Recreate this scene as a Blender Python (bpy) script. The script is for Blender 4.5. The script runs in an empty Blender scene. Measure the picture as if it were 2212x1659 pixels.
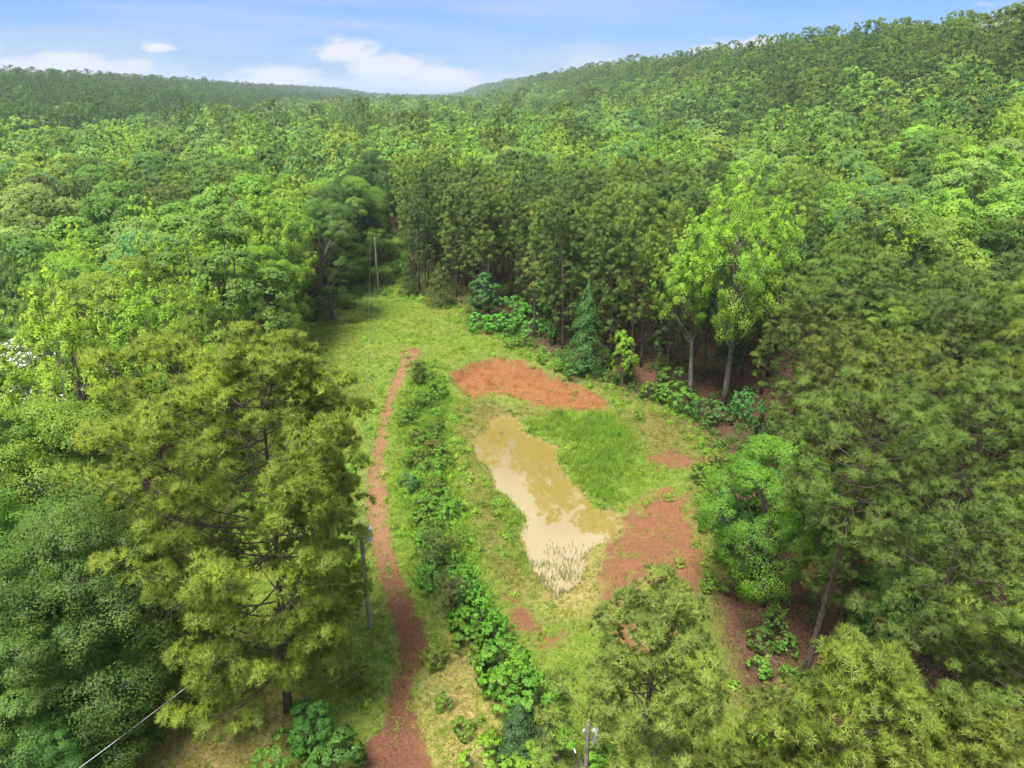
import bpy, math, random
import numpy as np
from mathutils import Vector

# ------------------------------------------------------------------ camera, sky, sun, exposure
scene = bpy.context.scene
ROOT = scene.collection
CAM_H, PITCH = 36.0, math.radians(22.3)
F, CX, CY = 1537.0, 1106.0, 829.5            # focal length / centre, in photo units (2212 px wide)
cam_d = bpy.data.cameras.new('camera')
cam = bpy.data.objects.new('camera', cam_d)
ROOT.objects.link(cam)
cam.location = (0, 0, CAM_H)
cam.rotation_euler = (math.pi / 2 - PITCH, 0, 0)
cam_d.sensor_width = 36.0
cam_d.lens = 36.0 * F / 2212.0
cam_d.clip_start, cam_d.clip_end = 0.5, 20000
scene.camera = cam

SUN_EL, SUN_AZ = math.radians(66), math.radians(-150)     # azimuth from +y, clockwise
world = bpy.data.worlds.new('World')
scene.world = world
world.use_nodes = True
wn, wl = world.node_tree.nodes, world.node_tree.links
wn.clear()
w_out = wn.new('ShaderNodeOutputWorld')
w_bg = wn.new('ShaderNodeBackground')
w_bg.inputs['Strength'].default_value = 0.10
sky = wn.new('ShaderNodeTexSky')
sky.sky_type = 'NISHITA'
sky.sun_disc = False
sky.sun_elevation = SUN_EL
sky.sun_rotation = SUN_AZ
sky.altitude = 0
sky.air_density, sky.dust_density, sky.ozone_density = 1.0, 0.6, 3.0


def N(nodes, kind, **kw):
    n = nodes.new(kind)
    for k, v in kw.items():
        setattr(n, k, v)
    return n


def M_(nodes, links, op, a, b=None, c=None, clamp=False):
    n = nodes.new('ShaderNodeMath')
    n.operation = op
    n.use_clamp = clamp
    for i, v in enumerate((a, b, c)):
        if v is None:
            continue
        if isinstance(v, (int, float)):
            n.inputs[i].default_value = v
        else:
            links.new(v, n.inputs[i])
    return n.outputs[0]


def MR(nodes, links, v, a, b, c=0.0, d=1.0, interp='SMOOTHSTEP'):
    n = nodes.new('ShaderNodeMapRange')
    n.interpolation_type = interp
    links.new(v, n.inputs[0])
    for i, x in enumerate((a, b, c, d)):
        n.inputs[1 + i].default_value = x
    return n.outputs[0]


def MIX(nodes, links, f, a, b, mode='MIX'):
    n = nodes.new('ShaderNodeMix')
    n.data_type = 'RGBA'
    n.blend_type = mode
    for sock, v in ((n.inputs[0], f), (n.inputs[6], a), (n.inputs[7], b)):
        if isinstance(v, (int, float)):
            sock.default_value = v
        elif isinstance(v, (tuple, list)):
            sock.default_value = tuple(v) + ((1,) if len(v) == 3 else ())
        else:
            links.new(v, sock)
    return n.outputs[2]


# clouds live in the sky itself: direction -> (azimuth, elevation)
tc = wn.new('ShaderNodeTexCoord')
sep = wn.new('ShaderNodeSeparateXYZ')
wl.new(tc.outputs['Generated'], sep.inputs[0])
az = M_(wn, wl, 'ARCTAN2', sep.outputs[0], sep.outputs[1])
el = M_(wn, wl, 'ARCSINE', sep.outputs[2])
comb = wn.new('ShaderNodeCombineXYZ')
wl.new(az, comb.inputs[0])
wl.new(M_(wn, wl, 'MULTIPLY', el, 2.6), comb.inputs[1])
comb.inputs[2].default_value = 3.7
cum = N(wn, 'ShaderNodeTexNoise')
cum.inputs['Scale'].default_value = 5.5
cum.inputs['Detail'].default_value = 9
cum.inputs['Roughness'].default_value = 0.58
wl.new(comb.outputs[0], cum.inputs['Vector'])
thr = MR(wn, wl, el, 0.0, 0.13, 0.47, 0.80, 'LINEAR')
cum_m = M_(wn, wl, 'MULTIPLY', M_(wn, wl, 'SUBTRACT', cum.outputs[0], thr), 9.0, clamp=True)
comb2 = wn.new('ShaderNodeCombineXYZ')
wl.new(M_(wn, wl, 'ADD', az, M_(wn, wl, 'MULTIPLY', el, 2.5)), comb2.inputs[0])
wl.new(M_(wn, wl, 'MULTIPLY', el, 9.0), comb2.inputs[1])
comb2.inputs[2].default_value = 8.2
cir = N(wn, 'ShaderNodeTexNoise')
cir.inputs['Scale'].default_value = 2.6
cir.inputs['Detail'].default_value = 6
cir.inputs['Roughness'].default_value = 0.55
wl.new(comb2.outputs[0], cir.inputs['Vector'])
cir_m = MR(wn, wl, cir.outputs[0], 0.40, 0.75, 0.0, 0.6)
blobs = None
for bx_, by_, bw_, bh_ in ((150, 142, 190, 20), (345, 104, 34, 9), (600, 168, 130, 20), (745, 112, 85, 26), (850, 145, 130, 26), (965, 170, 120, 24),
                           (1625, 96, 75, 17), (1540, 108, 60, 10), (2330, 40, 200, 30), (-200, 120, 150, 26)):
    u_, v_ = (bx_ - CX) / F, (CY - by_) / F
    dx_, dy_, dz_ = u_, math.cos(PITCH) + v_ * math.sin(PITCH), -math.sin(PITCH) + v_ * math.cos(PITCH)
    a0, e0 = math.atan2(dx_, dy_), math.asin(dz_ / math.sqrt(dx_ * dx_ + dy_ * dy_ + dz_ * dz_))
    ga = M_(wn, wl, 'DIVIDE', M_(wn, wl, 'SUBTRACT', az, a0), bw_ / F * 0.75)
    ge = M_(wn, wl, 'DIVIDE', M_(wn, wl, 'SUBTRACT', el, e0), bh_ / F)
    g2 = M_(wn, wl, 'ADD', M_(wn, wl, 'MULTIPLY', ga, ga), M_(wn, wl, 'MULTIPLY', ge, ge))
    gb = M_(wn, wl, 'EXPONENT', M_(wn, wl, 'MULTIPLY', g2, -0.7))
    blobs = gb if blobs is None else M_(wn, wl, 'MAXIMUM', blobs, gb)
puff = N(wn, 'ShaderNodeTexNoise')
puff.inputs['Scale'].default_value = 26
puff.inputs['Detail'].default_value = 7
puff.inputs['Roughness'].default_value = 0.6
wl.new(comb.outputs[0], puff.inputs['Vector'])
heap = MR(wn, wl, M_(wn, wl, 'ADD', blobs, M_(wn, wl, 'MULTIPLY', M_(wn, wl, 'SUBTRACT', puff.outputs[0], 0.5), 1.6)), 0.34, 0.85, 0.0, 0.92)
sky_t = MIX(wn, wl, 1.0, sky.outputs[0], (0.20, 0.315, 0.55), 'MULTIPLY')
c1 = MIX(wn, wl, cir_m, sky_t, (2.05, 2.2, 2.6))
deck = N(wn, 'ShaderNodeTexNoise')  # bright broken cloud above the view, added to fill the shadows with light
deck.inputs['Scale'].default_value = 1.6
deck.inputs['Detail'].default_value = 7
deck.inputs['Roughness'].default_value = 0.55
zs = M_(wn, wl, 'ADD', M_(wn, wl, 'MAXIMUM', sep.outputs[2], 0.0), 0.12)
dvec = wn.new('ShaderNodeCombineXYZ')
wl.new(M_(wn, wl, 'DIVIDE', sep.outputs[0], zs), dvec.inputs[0])
wl.new(M_(wn, wl, 'DIVIDE', sep.outputs[1], zs), dvec.inputs[1])
dvec.inputs[2].default_value = 1.7
wl.new(dvec.outputs[0], deck.inputs['Vector'])
deck_m = M_(wn, wl, 'MULTIPLY', MR(wn, wl, deck.outputs[0], 0.37, 0.60, 0.0, 0.9), MR(wn, wl, el, 0.10, 0.22))
c1 = MIX(wn, wl, deck_m, c1, (6.2, 6.25, 6.4))
c2 = MIX(wn, wl, M_(wn, wl, 'MAXIMUM', heap, M_(wn, wl, 'MULTIPLY', cum_m, 0.35)), c1, (2.85, 2.8, 2.8))
wl.new(c2, w_bg.inputs['Color'])
wl.new(w_bg.outputs[0], w_out.inputs['Surface'])

sun_d = bpy.data.lights.new('sun', 'SUN')
sun_d.energy = 3.1
sun_d.angle = math.radians(22)
sun_d.color = (1.0, 0.95, 0.86)
sun = bpy.data.objects.new('sun', sun_d)
ROOT.objects.link(sun)
SUN_DIR = Vector((math.sin(SUN_AZ) * math.cos(SUN_EL), math.cos(SUN_AZ) * math.cos(SUN_EL), math.sin(SUN_EL)))
sun.rotation_euler = (-SUN_DIR).to_track_quat('-Z', 'Y').to_euler()
sun.location = (-60, -40, 90)

scene.view_settings.view_transform = 'Standard'
scene.view_settings.look = 'None'
scene.view_settings.gamma = 1.0
scene.view_settings.exposure = 1.65
scene.view_settings.use_curve_mapping = False
scene.render.engine = 'CYCLES'
cy = scene.cycles
cy.max_bounces, cy.diffuse_bounces, cy.glossy_bounces = 5, 4, 2
cy.transmission_bounces, cy.transparent_max_bounces, cy.volume_bounces = 2, 4, 0
cy.caustics_reflective = cy.caustics_refractive = False
cy.use_denoising = True
cy.use_adaptive_sampling = True
cy.adaptive_threshold = 0.02

rng = np.random.default_rng(11)
random.seed(11)

# ------------------------------------------------------------------ terrain
CA, SA = math.cos(math.radians(6.06)), math.sin(math.radians(6.06))
cp, sp = math.cos(PITCH), math.sin(PITCH)
GX0, GY0, GX1, GY1 = -8.0, 44.0, 22.0, 96.0


def sstep(a, b, x):
    t = np.clip((x - a) / (b - a), 0, 1)
    return t * t * (3 - 2 * t)


def wave(x, y):
    return (np.sin(x * 0.031 + 1.3) * np.cos(y * 0.027 - 0.4) + 0.6 * np.sin(x * 0.067 - y * 0.051 + 2.0)
            + 0.35 * np.sin(x * 0.13 + y * 0.11))


def nz2(P, f, seed):
    r = np.random.default_rng(seed)
    out = 0
    for k in range(5):
        a = r.uniform(0, 6.28)
        q = r.uniform(0.7, 1.5) * f
        out = out + np.sin((P[:, 0] * math.cos(a) + P[:, 1] * math.sin(a)) * q + r.uniform(0, 6.28) + 1.5 * np.sin((P[:, 0] * math.sin(a) - P[:, 1] * math.cos(a)) * q * 0.6))
    return out / 5


def ray(px, py):
    u, v = (px - CX) / F, (CY - py) / F
    d = np.array([u, cp + v * sp, -sp + v * cp])
    return d / np.linalg.norm(d)


def flat(px, py, z):
    d = ray(px, py)
    k = (z - CAM_H) / d[2]
    return np.array([d[0] * k, d[1] * k])


def poly_sd(P, poly):
    """signed distance (negative inside) of points P (n,2) to a polygon"""
    poly = np.asarray(poly, float)
    a, b = poly, np.roll(poly, -1, 0)
    dmin = np.full(len(P), 1e9)
    inside = np.zeros(len(P), bool)
    for i in range(len(poly)):
        e = b[i] - a[i]
        w = P - a[i]
        t = np.clip((w @ e) / max(e @ e, 1e-9), 0, 1)
        q = w - t[:, None] * e
        dmin = np.minimum(dmin, np.hypot(q[:, 0], q[:, 1]))
        c = (a[i, 1] > P[:, 1]) != (b[i, 1] > P[:, 1])
        with np.errstate(divide='ignore', invalid='ignore'):
            xi = (b[i, 0] - a[i, 0]) * (P[:, 1] - a[i, 1]) / (b[i, 1] - a[i, 1]) + a[i, 0]
        inside ^= c & (P[:, 0] < xi)
    return np.where(inside, -dmin, dmin)


def line_sd(P, line, widths):
    d = np.full(len(P), 1e9)
    for i in range(len(line) - 1):
        e = line[i + 1] - line[i]
        w = P - line[i]
        t = np.clip((w @ e) / max(e @ e, 1e-9), 0, 1)
        q = w - t[:, None] * e
        d = np.minimum(d, np.hypot(q[:, 0], q[:, 1]) - (widths[i] + (widths[i + 1] - widths[i]) * t) / 2)
    return d


POND_Z = -0.9
POND_PX = [(1052, 930), (1062, 912), (1085, 900), (1120, 905), (1120, 925), (1136, 940), (1202, 965), (1205, 1008), (1230, 1040),
           (1265, 1075), (1282, 1100), (1325, 1108), (1345, 1140), (1310, 1168), (1275, 1185), (1262, 1205), (1262, 1235), (1240, 1268),
           (1205, 1290), (1168, 1262), (1143, 1212), (1124, 1160), (1140, 1120), (1100, 1078), (1068, 1060), (1060, 1022),
           (1030, 1000), (1022, 962)]
POND = np.array([flat(x, y, POND_Z) for x, y in POND_PX])


def height(x, y):
    x, y = np.asarray(x, float), np.asarray(y, float)
    s = CA * x + SA * y
    t = -SA * x + CA * y
    far = sstep(140, 420, np.hypot(x, y))
    z = 37 * sstep(70, 230, s) * sstep(-40, 60, t) - 10 * sstep(260, 800, s) + 26 * sstep(-160, -420, s) - 8 * sstep(-450, -1000, s)
    z = z + wave(x, y) * (0.15 + 2.2 * far) + 1.2 * sstep(50, 110, s)
    z = z + 2.5 * sstep(80, 91.5, y) * sstep(60, 30, np.abs(x - 5)) + 1.4 * sstep(140, 230, y)
    return z


BANK_CUT = []            # outline of the clay cut, filled in once it is known


def ground_z(x, y):
    x, y = np.atleast_1d(np.asarray(x, float)), np.atleast_1d(np.asarray(y, float))
    z = height(x, y)
    m = (x > -25) & (x < 40) & (y > 20) & (y < 110)
    if m.any():
        P = np.stack([x[m], y[m]], 1)
        d = poly_sd(P, POND) + 0.28 * nz2(P, 3.1, 21) + 0.16 * nz2(P, 6.0, 22)
        zz = z[m]
        k = sstep(9.0, 0.0, d)
        zz = zz * (1 - k) + (POND_Z + 0.05 + 0.10 * np.clip(d, -2, 1)) * k
        zz = np.where(d < 0, np.minimum(zz, POND_Z - 0.10 * np.minimum(-d, 4)), zz)
        zz += 0.55 * np.exp(-((P[:, 0] - (-3.6 + 0.02 * (P[:, 1] - 60))) / 2.6) ** 2) * sstep(86, 76, P[:, 1]) * sstep(34, 44, P[:, 1])
        zz = np.where(d < 0.05, np.minimum(zz, POND_Z - 0.04 - 0.10 * np.clip(-d, 0, 4)), zz)
        if BANK_CUT:
            db = poly_sd(P, BANK_CUT[0]) + 0.35 * nz2(P, 1.7, 23)
            zz = zz - 1.15 * sstep(81.5, 87.5, P[:, 1]) * sstep(0.2, -1.3, db)
        z[m] = zz
    return z


def gz(x, y):
    return float(ground_z(x, y)[0])


KS = np.concatenate([np.arange(10, 120, 1.0), np.geomspace(121, 5000, 160)])


def surf(px, py, off=0.0):
    """world point where the sight line through (px, py) meets the ground raised by OFF metres"""
    d = ray(px, py)
    lo, ks = 8.0, KS
    for _ in range(3):
        p = d[None] * ks[:, None]
        hit = np.nonzero(CAM_H + p[:, 2] <= ground_z(p[:, 0], p[:, 1]) + off)[0]
        if not len(hit):
            return np.array([d[0] * 600, d[1] * 600])
        i = hit[0]
        lo, hi = (ks[i - 1] if i else lo), ks[i]
        ks = np.linspace(lo, hi, 12)
    return np.array([d[0] * hi, d[1] * hi])


def project(x, y, z):
    dz = z - CAM_H
    depth = y * cp - dz * sp
    up = y * sp + dz * cp
    return CX + F * x / depth, CY - F * up / depth, depth


G = lambda pts: np.array([surf(x, y) for x, y in pts])

CLEAR = G([(150, 1800), (300, 1500), (400, 1300), (470, 1130), (530, 960), (590, 815), (640, 715), (720, 660), (770, 632), (800, 592),
           (832, 548), (850, 515), (862, 520), (866, 580), (868, 640), (990, 662), (1010, 705), (1100, 735), (1180, 775), (1230, 815),
           (1320, 838), (1430, 880), (1500, 930), (1530, 1010), (1510, 1060), (1535, 1180), (1515, 1290), (1590, 1330), (1690, 1450),
           (1700, 1560), (1640, 1800), (1000, 2000)])
BANK = G([(1000, 792), (1020, 776), (1080, 768), (1150, 784), (1200, 808), (1270, 838), (1302, 858), (1315, 886), (1265, 888),
          (1200, 884), (1140, 868), (1085, 850), (1042, 852), (1020, 866), (985, 836), (968, 812)])
BANK_CUT.append(BANK)
FLATS = [G(p) for p in (
    [(1300, 1300), (1310, 1230), (1322, 1180), (1350, 1120), (1390, 1085), (1432, 1052), (1484, 1066), (1502, 1120), (1524, 1220),
     (1490, 1290), (1470, 1340), (1420, 1420), (1330, 1380)],
    [(1398, 990), (1440, 978), (1502, 992), (1560, 985), (1560, 1000), (1480, 1010), (1430, 1012)],
    [(1088, 1285), (1110, 1295), (1150, 1340), (1200, 1368), (1190, 1400), (1140, 1380), (1110, 1340)],
    [(868, 760), (890, 752), (912, 760), (905, 775), (872, 778)])]
TR = [(888, 768, 22), (866, 808, 26), (842, 860, 18), (826, 920, 18), (816, 990, 26), (812, 1050, 46), (818, 1110, 46), (824, 1170, 40),
      (842, 1240, 40), (860, 1300, 52), (884, 1360, 60), (894, 1420, 50), (870, 1480, 44), (862, 1540, 64), (856, 1600, 110), (850, 1670, 165),
      (845, 1800, 220)]
TRAIL = G([(a, b) for a, b, c in TR])
TRAIL_W = [c / F * math.hypot(p[1] * cp + CAM_H * sp, 0) for (a, b, c), p in zip(TR, TRAIL)]
LITTER = G([(1520, 1290), (1560, 1250), (1640, 1280), (1720, 1320), (1760, 1420), (1720, 1520), (1660, 1590), (1620, 1560), (1570, 1440)])
LUSH = [G(p) for p in (
    [(1120, 900), (1200, 890), (1330, 895), (1380, 940), (1390, 1010), (1380, 1060), (1330, 1090), (1290, 1098), (1265, 1075), (1230, 1035),
     (1205, 1008), (1200, 965), (1140, 940)],
    [(870, 790), (930, 790), (990, 860), (985, 930), (1000, 1050), (1040, 1150), (1010, 1240), (960, 1290), (900, 1260), (870, 1140),
     (850, 1020), (850, 900)],
    [(1060, 1050), (1100, 1080), (1140, 1120), (1124, 1160), (1150, 1240), (1120, 1210), (1090, 1140)])]
STRAW = [G(p) for p in (
    [(1200, 1290), (1280, 1180), (1330, 1110), (1370, 1110), (1330, 1180), (1300, 1290), (1240, 1340), (1170, 1320), (1140, 1240)],
    [(250, 1700), (380, 1500), (560, 1350), (640, 1500), (620, 1700)],
    [(930, 1420), (1040, 1400), (1110, 1520), (1060, 1700), (930, 1700), (900, 1540)],
    [(1060, 905), (1090, 895), (1125, 900), (1122, 930), (1060, 925)])]
OLIVE = [G(p) for p in (
    [(985, 880), (1040, 860), (1140, 880), (1200, 890), (1060, 905), (1020, 960), (1060, 1060), (1100, 1150), (1150, 1290), (1100, 1290),
     (1040, 1180), (1000, 1060), (975, 950)],
    [(1320, 880), (1440, 890), (1510, 940), (1500, 985), (1400, 980), (1360, 920)])]


def masks(P):
    j = 0.45 * nz2(P, 2.3, 1) + 0.5 * nz2(P, 0.9, 2)
    ramp = lambda d, w=0.6: np.clip(0.5 - d / (2 * w), 0, 1)
    m = {}
    bank = poly_sd(P, BANK) + 0.6 * j
    fl = np.min([poly_sd(P, f) for f in FLATS], 0) + 0.9 * j
    tr = line_sd(P, TRAIL, TRAIL_W) + 0.5 * j
    patch = sstep(0.10, 0.55, nz2(P, 1.3, 9) + 0.35 * nz2(P, 4.5, 10))
    m['soil'] = np.max([ramp(bank + 0.6 * nz2(P, 3.3, 12), 1.2), ramp(fl + 0.5 * j - 0.3, 1.8) * (1 - 0.38 * patch), ramp(tr - 0.1, 0.55) * (1.0 - 0.28 * patch)], 0)
    m['bank'] = ramp(bank, 1.0)
    m['trail'] = ramp(tr, 1.5) * sstep(40, 56, P[:, 1])
    near = sstep(56, 38, P[:, 1])
    m['maroon'] = near * ramp(tr, 3.0) + ramp(poly_sd(P, LITTER) + j, 1.5)
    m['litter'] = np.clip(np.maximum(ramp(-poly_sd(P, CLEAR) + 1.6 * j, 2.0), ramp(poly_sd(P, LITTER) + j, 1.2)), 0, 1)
    m['lush'] = np.max([ramp(poly_sd(P, f) + 2.2 * j, 3.2) for f in LUSH], 0) * (0.72 + 0.28 * nz2(P, 1.1, 14))
    m['straw'] = np.max([ramp(poly_sd(P, f) + 1.5 * j, 1.8) for f in STRAW], 0)
    m['olive'] = np.max([ramp(poly_sd(P, f) + j, 1.2) for f in OLIVE], 0)
    m['wet'] = ramp(poly_sd(P, POND) - 0.15 + 0.3 * j, 0.5)
    return m


# ------------------------------------------------------------------ materials
def new_mat(name):
    m = bpy.data.materials.new(name)
    m.use_nodes = True
    m.node_tree.nodes.clear()
    return m, m.node_tree.nodes, m.node_tree.links


def finish(m, nodes, links, shader):
    o = nodes.new('ShaderNodeOutputMaterial')
    links.new(shader, o.inputs['Surface'])
    return m


def principled(nodes, links, col, rough=0.8, spec=0.3):
    p = nodes.new('ShaderNodeBsdfPrincipled')
    if isinstance(col, (tuple, list)):
        p.inputs['Base Color'].default_value = tuple(col) + (1,)
    else:
        links.new(col, p.inputs['Base Color'])
    p.inputs['Roughness'].default_value = rough
    p.inputs['Specular IOR Level'].default_value = spec
    return p


def attr(nodes, name, kind='GEOMETRY'):
    a = nodes.new('ShaderNodeAttribute')
    a.attribute_type = kind
    a.attribute_name = name
    return a


def noise(nodes, links, scale, detail=4, vec=None, rough=0.5, dim='3D'):
    n = nodes.new('ShaderNodeTexNoise')
    n.inputs['Scale'].default_value = scale
    n.inputs['Detail'].default_value = detail
    n.inputs['Roughness'].default_value = rough
    if vec is not None:
        links.new(vec, n.inputs['Vector'])
    return n.outputs[0]


def leaf_mat(name, source, trans=0.35, rough=0.55, spec=0.25):
    m, n, l = new_mat(name)
    if source == 'OBJECT':
        oi = n.new('ShaderNodeObjectInfo')
        col = oi.outputs['Color']
    else:
        col = attr(n, 'tcol', 'INSTANCER').outputs['Color']
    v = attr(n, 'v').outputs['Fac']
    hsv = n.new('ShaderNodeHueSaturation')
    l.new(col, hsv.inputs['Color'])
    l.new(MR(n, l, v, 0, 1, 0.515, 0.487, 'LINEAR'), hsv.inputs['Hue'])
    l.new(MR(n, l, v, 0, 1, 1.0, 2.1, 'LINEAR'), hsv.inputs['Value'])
    p = principled(n, l, hsv.outputs[0], rough, spec)
    vt = n.new('ShaderNodeVectorTransform')
    vt.vector_type, vt.convert_from, vt.convert_to = 'NORMAL', 'OBJECT', 'WORLD'
    l.new(attr(n, 'nrm').outputs['Vector'], vt.inputs[0])
    l.new(vt.outputs[0], p.inputs['Normal'])
    tr = n.new('ShaderNodeBsdfTranslucent')
    l.new(MIX(n, l, 1.0, hsv.outputs[0], (1.25, 1.3, 0.55), 'MULTIPLY'), tr.inputs['Color'])
    mx = n.new('ShaderNodeMixShader')
    mx.inputs[0].default_value = trans
    l.new(p.outputs[0], mx.inputs[1])
    l.new(tr.outputs[0], mx.inputs[2])
    return finish(m, n, l, mx.outputs[0])


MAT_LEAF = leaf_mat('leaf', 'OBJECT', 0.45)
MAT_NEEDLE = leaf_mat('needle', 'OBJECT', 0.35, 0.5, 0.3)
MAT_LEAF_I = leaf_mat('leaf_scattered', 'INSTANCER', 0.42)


def bark_mat(name, c0, c1, scale=3.0):
    m, n, l = new_mat(name)
    t = n.new('ShaderNodeTexCoord')
    mp = n.new('ShaderNodeMapping')
    mp.inputs['Scale'].default_value = (1, 1, 0.25)
    l.new(t.outputs['Object'], mp.inputs[0])
    f = noise(n, l, scale * 3, 6, mp.outputs[0], 0.65)
    f2 = noise(n, l, 0.5, 2, t.outputs['Object'])
    c = MIX(n, l, MR(n, l, f, 0.35, 0.65), c0, c1)
    c = MIX(n, l, MR(n, l, f2, 0.4, 0.7, 0, 0.5), c, tuple(x * 0.55 for x in c0))
    p = principled(n, l, c, 0.9, 0.15)
    b = n.new('ShaderNodeBump')
    b.inputs['Strength'].default_value = 0.6
    b.inputs['Distance'].default_value = 0.05
    l.new(f, b.inputs['Height'])
    l.new(b.outputs[0], p.inputs['Normal'])
    return finish(m, n, l, p.outputs[0])


MAT_PBARK = bark_mat('pine_bark', (0.045, 0.032, 0.026), (0.14, 0.108, 0.09))
MAT_HBARK = bark_mat('hardwood_bark', (0.06, 0.052, 0.044), (0.20, 0.18, 0.155))
MAT_DEAD = bark_mat('dead_wood', (0.12, 0.10, 0.085), (0.27, 0.24, 0.21))
MAT_POLE = bark_mat('treated_pole_wood', (0.14, 0.115, 0.095), (0.30, 0.27, 0.24), 4)


def plain_mat(name, col, rough=0.5, metal=0.0, spec=0.4):
    m, n, l = new_mat(name)
    t = n.new('ShaderNodeTexCoord')
    f = noise(n, l, 9, 4, t.outputs['Object'])
    c = MIX(n, l, MR(n, l, f, 0.35, 0.75, 0, 0.35), col, tuple(x * 0.6 for x in col))
    p = principled(n, l, c, rough, spec)
    p.inputs['Metallic'].default_value = metal
    return finish(m, n, l, p.outputs[0])


MAT_TANK = plain_mat('grey_tank_paint', (0.52, 0.55, 0.62), 0.35)
MAT_DARK = plain_mat('dark_steel', (0.06, 0.06, 0.065), 0.5, 0.3)
MAT_CERAM = plain_mat('glazed_ceramic', (0.75, 0.76, 0.78), 0.2)
MAT_WIRE = plain_mat('weathered_wire', (0.20, 0.21, 0.21), 0.5, 0.2)
MAT_CABLE = plain_mat('pale_service_cable', (0.5, 0.51, 0.52), 0.45)
MAT_WHITE = plain_mat('white_plastic', (0.8, 0.8, 0.78), 0.5)

# ground
gm, n, l = new_mat('ground_cover')
geo = n.new('ShaderNodeNewGeometry')
pos = geo.outputs['Position']
A = {k: attr(n, k).outputs['Fac'] for k in ('soil', 'bank', 'trail', 'maroon', 'litter', 'lush', 'straw', 'olive', 'wet', 'farwood')}
n_big, n_mid, n_fine, n_tiny = noise(n, l, 0.12, 4, pos), noise(n, l, 0.9, 5, pos, 0.6), noise(n, l, 5.0, 6, pos, 0.65), noise(n, l, 22, 3, pos)
grass = MIX(n, l, MR(n, l, n_mid, 0.35, 0.65), (0.085, 0.14, 0.020), (0.155, 0.20, 0.035))
grass = MIX(n, l, MR(n, l, n_fine, 0.45, 0.7), grass, (0.19, 0.19, 0.05))
grass = MIX(n, l, MR(n, l, n_big, 0.45, 0.75, 0, 0.6), grass, (0.20, 0.165, 0.055))
grass = MIX(n, l, A['lush'], grass, MIX(n, l, n_fine, (0.065, 0.125, 0.014), (0.13, 0.20, 0.022)))
straw = MIX(n, l, MR(n, l, n_fine, 0.35, 0.65), (0.17, 0.145, 0.045), (0.37, 0.27, 0.12))
grass = MIX(n, l, M_(n, l, 'MULTIPLY', A['straw'], MR(n, l, n_mid, 0.3, 0.6, 0.35, 0.95)), grass, straw)
olive = MIX(n, l, MR(n, l, n_fine, 0.35, 0.65), (0.10, 0.085, 0.025), (0.19, 0.16, 0.05))
grass = MIX(n, l, M_(n, l, 'MULTIPLY', A['olive'], 0.85), grass, olive)
clay = MIX(n, l, MR(n, l, n_fine, 0.3, 0.7), (0.145, 0.062, 0.029), (0.23, 0.110, 0.056))
clay = MIX(n, l, MR(n, l, n_mid, 0.4, 0.7, 0, 0.7), clay, (0.16, 0.08, 0.042))
bankc = MIX(n, l, MR(n, l, n_fine, 0.3, 0.7), (0.18, 0.074, 0.027), (0.255, 0.115, 0.046))
bankc = MIX(n, l, MR(n, l, n_mid, 0.42, 0.72, 0, 0.75), bankc, (0.14, 0.05, 0.02))
clay = MIX(n, l, A['bank'], clay, bankc)
clay = MIX(n, l, M_(n, l, 'MULTIPLY', A['trail'], 0.8), clay, MIX(n, l, n_fine, (0.16, 0.085, 0.042), (0.30, 0.19, 0.10)))
maroon = MIX(n, l, MR(n, l, n_fine, 0.3, 0.7), (0.045, 0.019, 0.014), (0.115, 0.048, 0.034))
clay = MIX(n, l, M_(n, l, 'MULTIPLY', A['maroon'], 0.75, clamp=True), clay, maroon)
speck = MR(n, l, n_tiny, 0.60, 0.72, 0, 0.55)
clay = MIX(n, l, speck, clay, (0.13, 0.075, 0.05))
thin = M_(n, l, 'ADD', A['soil'], M_(n, l, 'MULTIPLY', M_(n, l, 'SUBTRACT', n_fine, 0.5), 1.1))
thin = M_(n, l, 'ADD', thin, M_(n, l, 'MULTIPLY', M_(n, l, 'SUBTRACT', n_mid, 0.5), 0.9))
col = MIX(n, l, MR(n, l, thin, 0.36, 0.66), grass, clay)
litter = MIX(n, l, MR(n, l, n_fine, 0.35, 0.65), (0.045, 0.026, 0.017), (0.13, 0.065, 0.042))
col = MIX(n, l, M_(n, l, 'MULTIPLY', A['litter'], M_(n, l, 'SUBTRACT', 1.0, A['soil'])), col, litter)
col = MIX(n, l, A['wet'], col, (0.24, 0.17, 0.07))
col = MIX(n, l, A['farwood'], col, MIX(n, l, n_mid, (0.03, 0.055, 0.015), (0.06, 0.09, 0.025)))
p = principled(n, l, col, 0.95, 0.1)
bp = n.new('ShaderNodeBump')
bp.inputs['Strength'].default_value = 0.8
bp.inputs['Distance'].default_value = 0.14
l.new(M_(n, l, 'ADD', n_fine, M_(n, l, 'MULTIPLY', n_mid, 1.6)), bp.inputs['Height'])
l.new(bp.outputs[0], p.inputs['Normal'])
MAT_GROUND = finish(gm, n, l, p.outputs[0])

wm, n, l = new_mat('muddy_water')
geo = n.new('ShaderNodeNewGeometry')
wnz = noise(n, l, 0.08, 2, geo.outputs['Position'])
wc = MIX(n, l, MR(n, l, wnz, 0.35, 0.65), (0.205, 0.152, 0.036), (0.225, 0.172, 0.048))
p = principled(n, l, wc, 0.03, 0.5)
p.inputs['IOR'].default_value = 2.3
bp = n.new('ShaderNodeBump')
bp.inputs['Strength'].default_value = 0.05
bp.inputs['Distance'].default_value = 0.02
l.new(noise(n, l, 2.5, 3, geo.outputs['Position']), bp.inputs['Height'])
l.new(bp.outputs[0], p.inputs['Normal'])
MAT_WATER = finish(wm, n, l, p.outputs[0])


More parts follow.
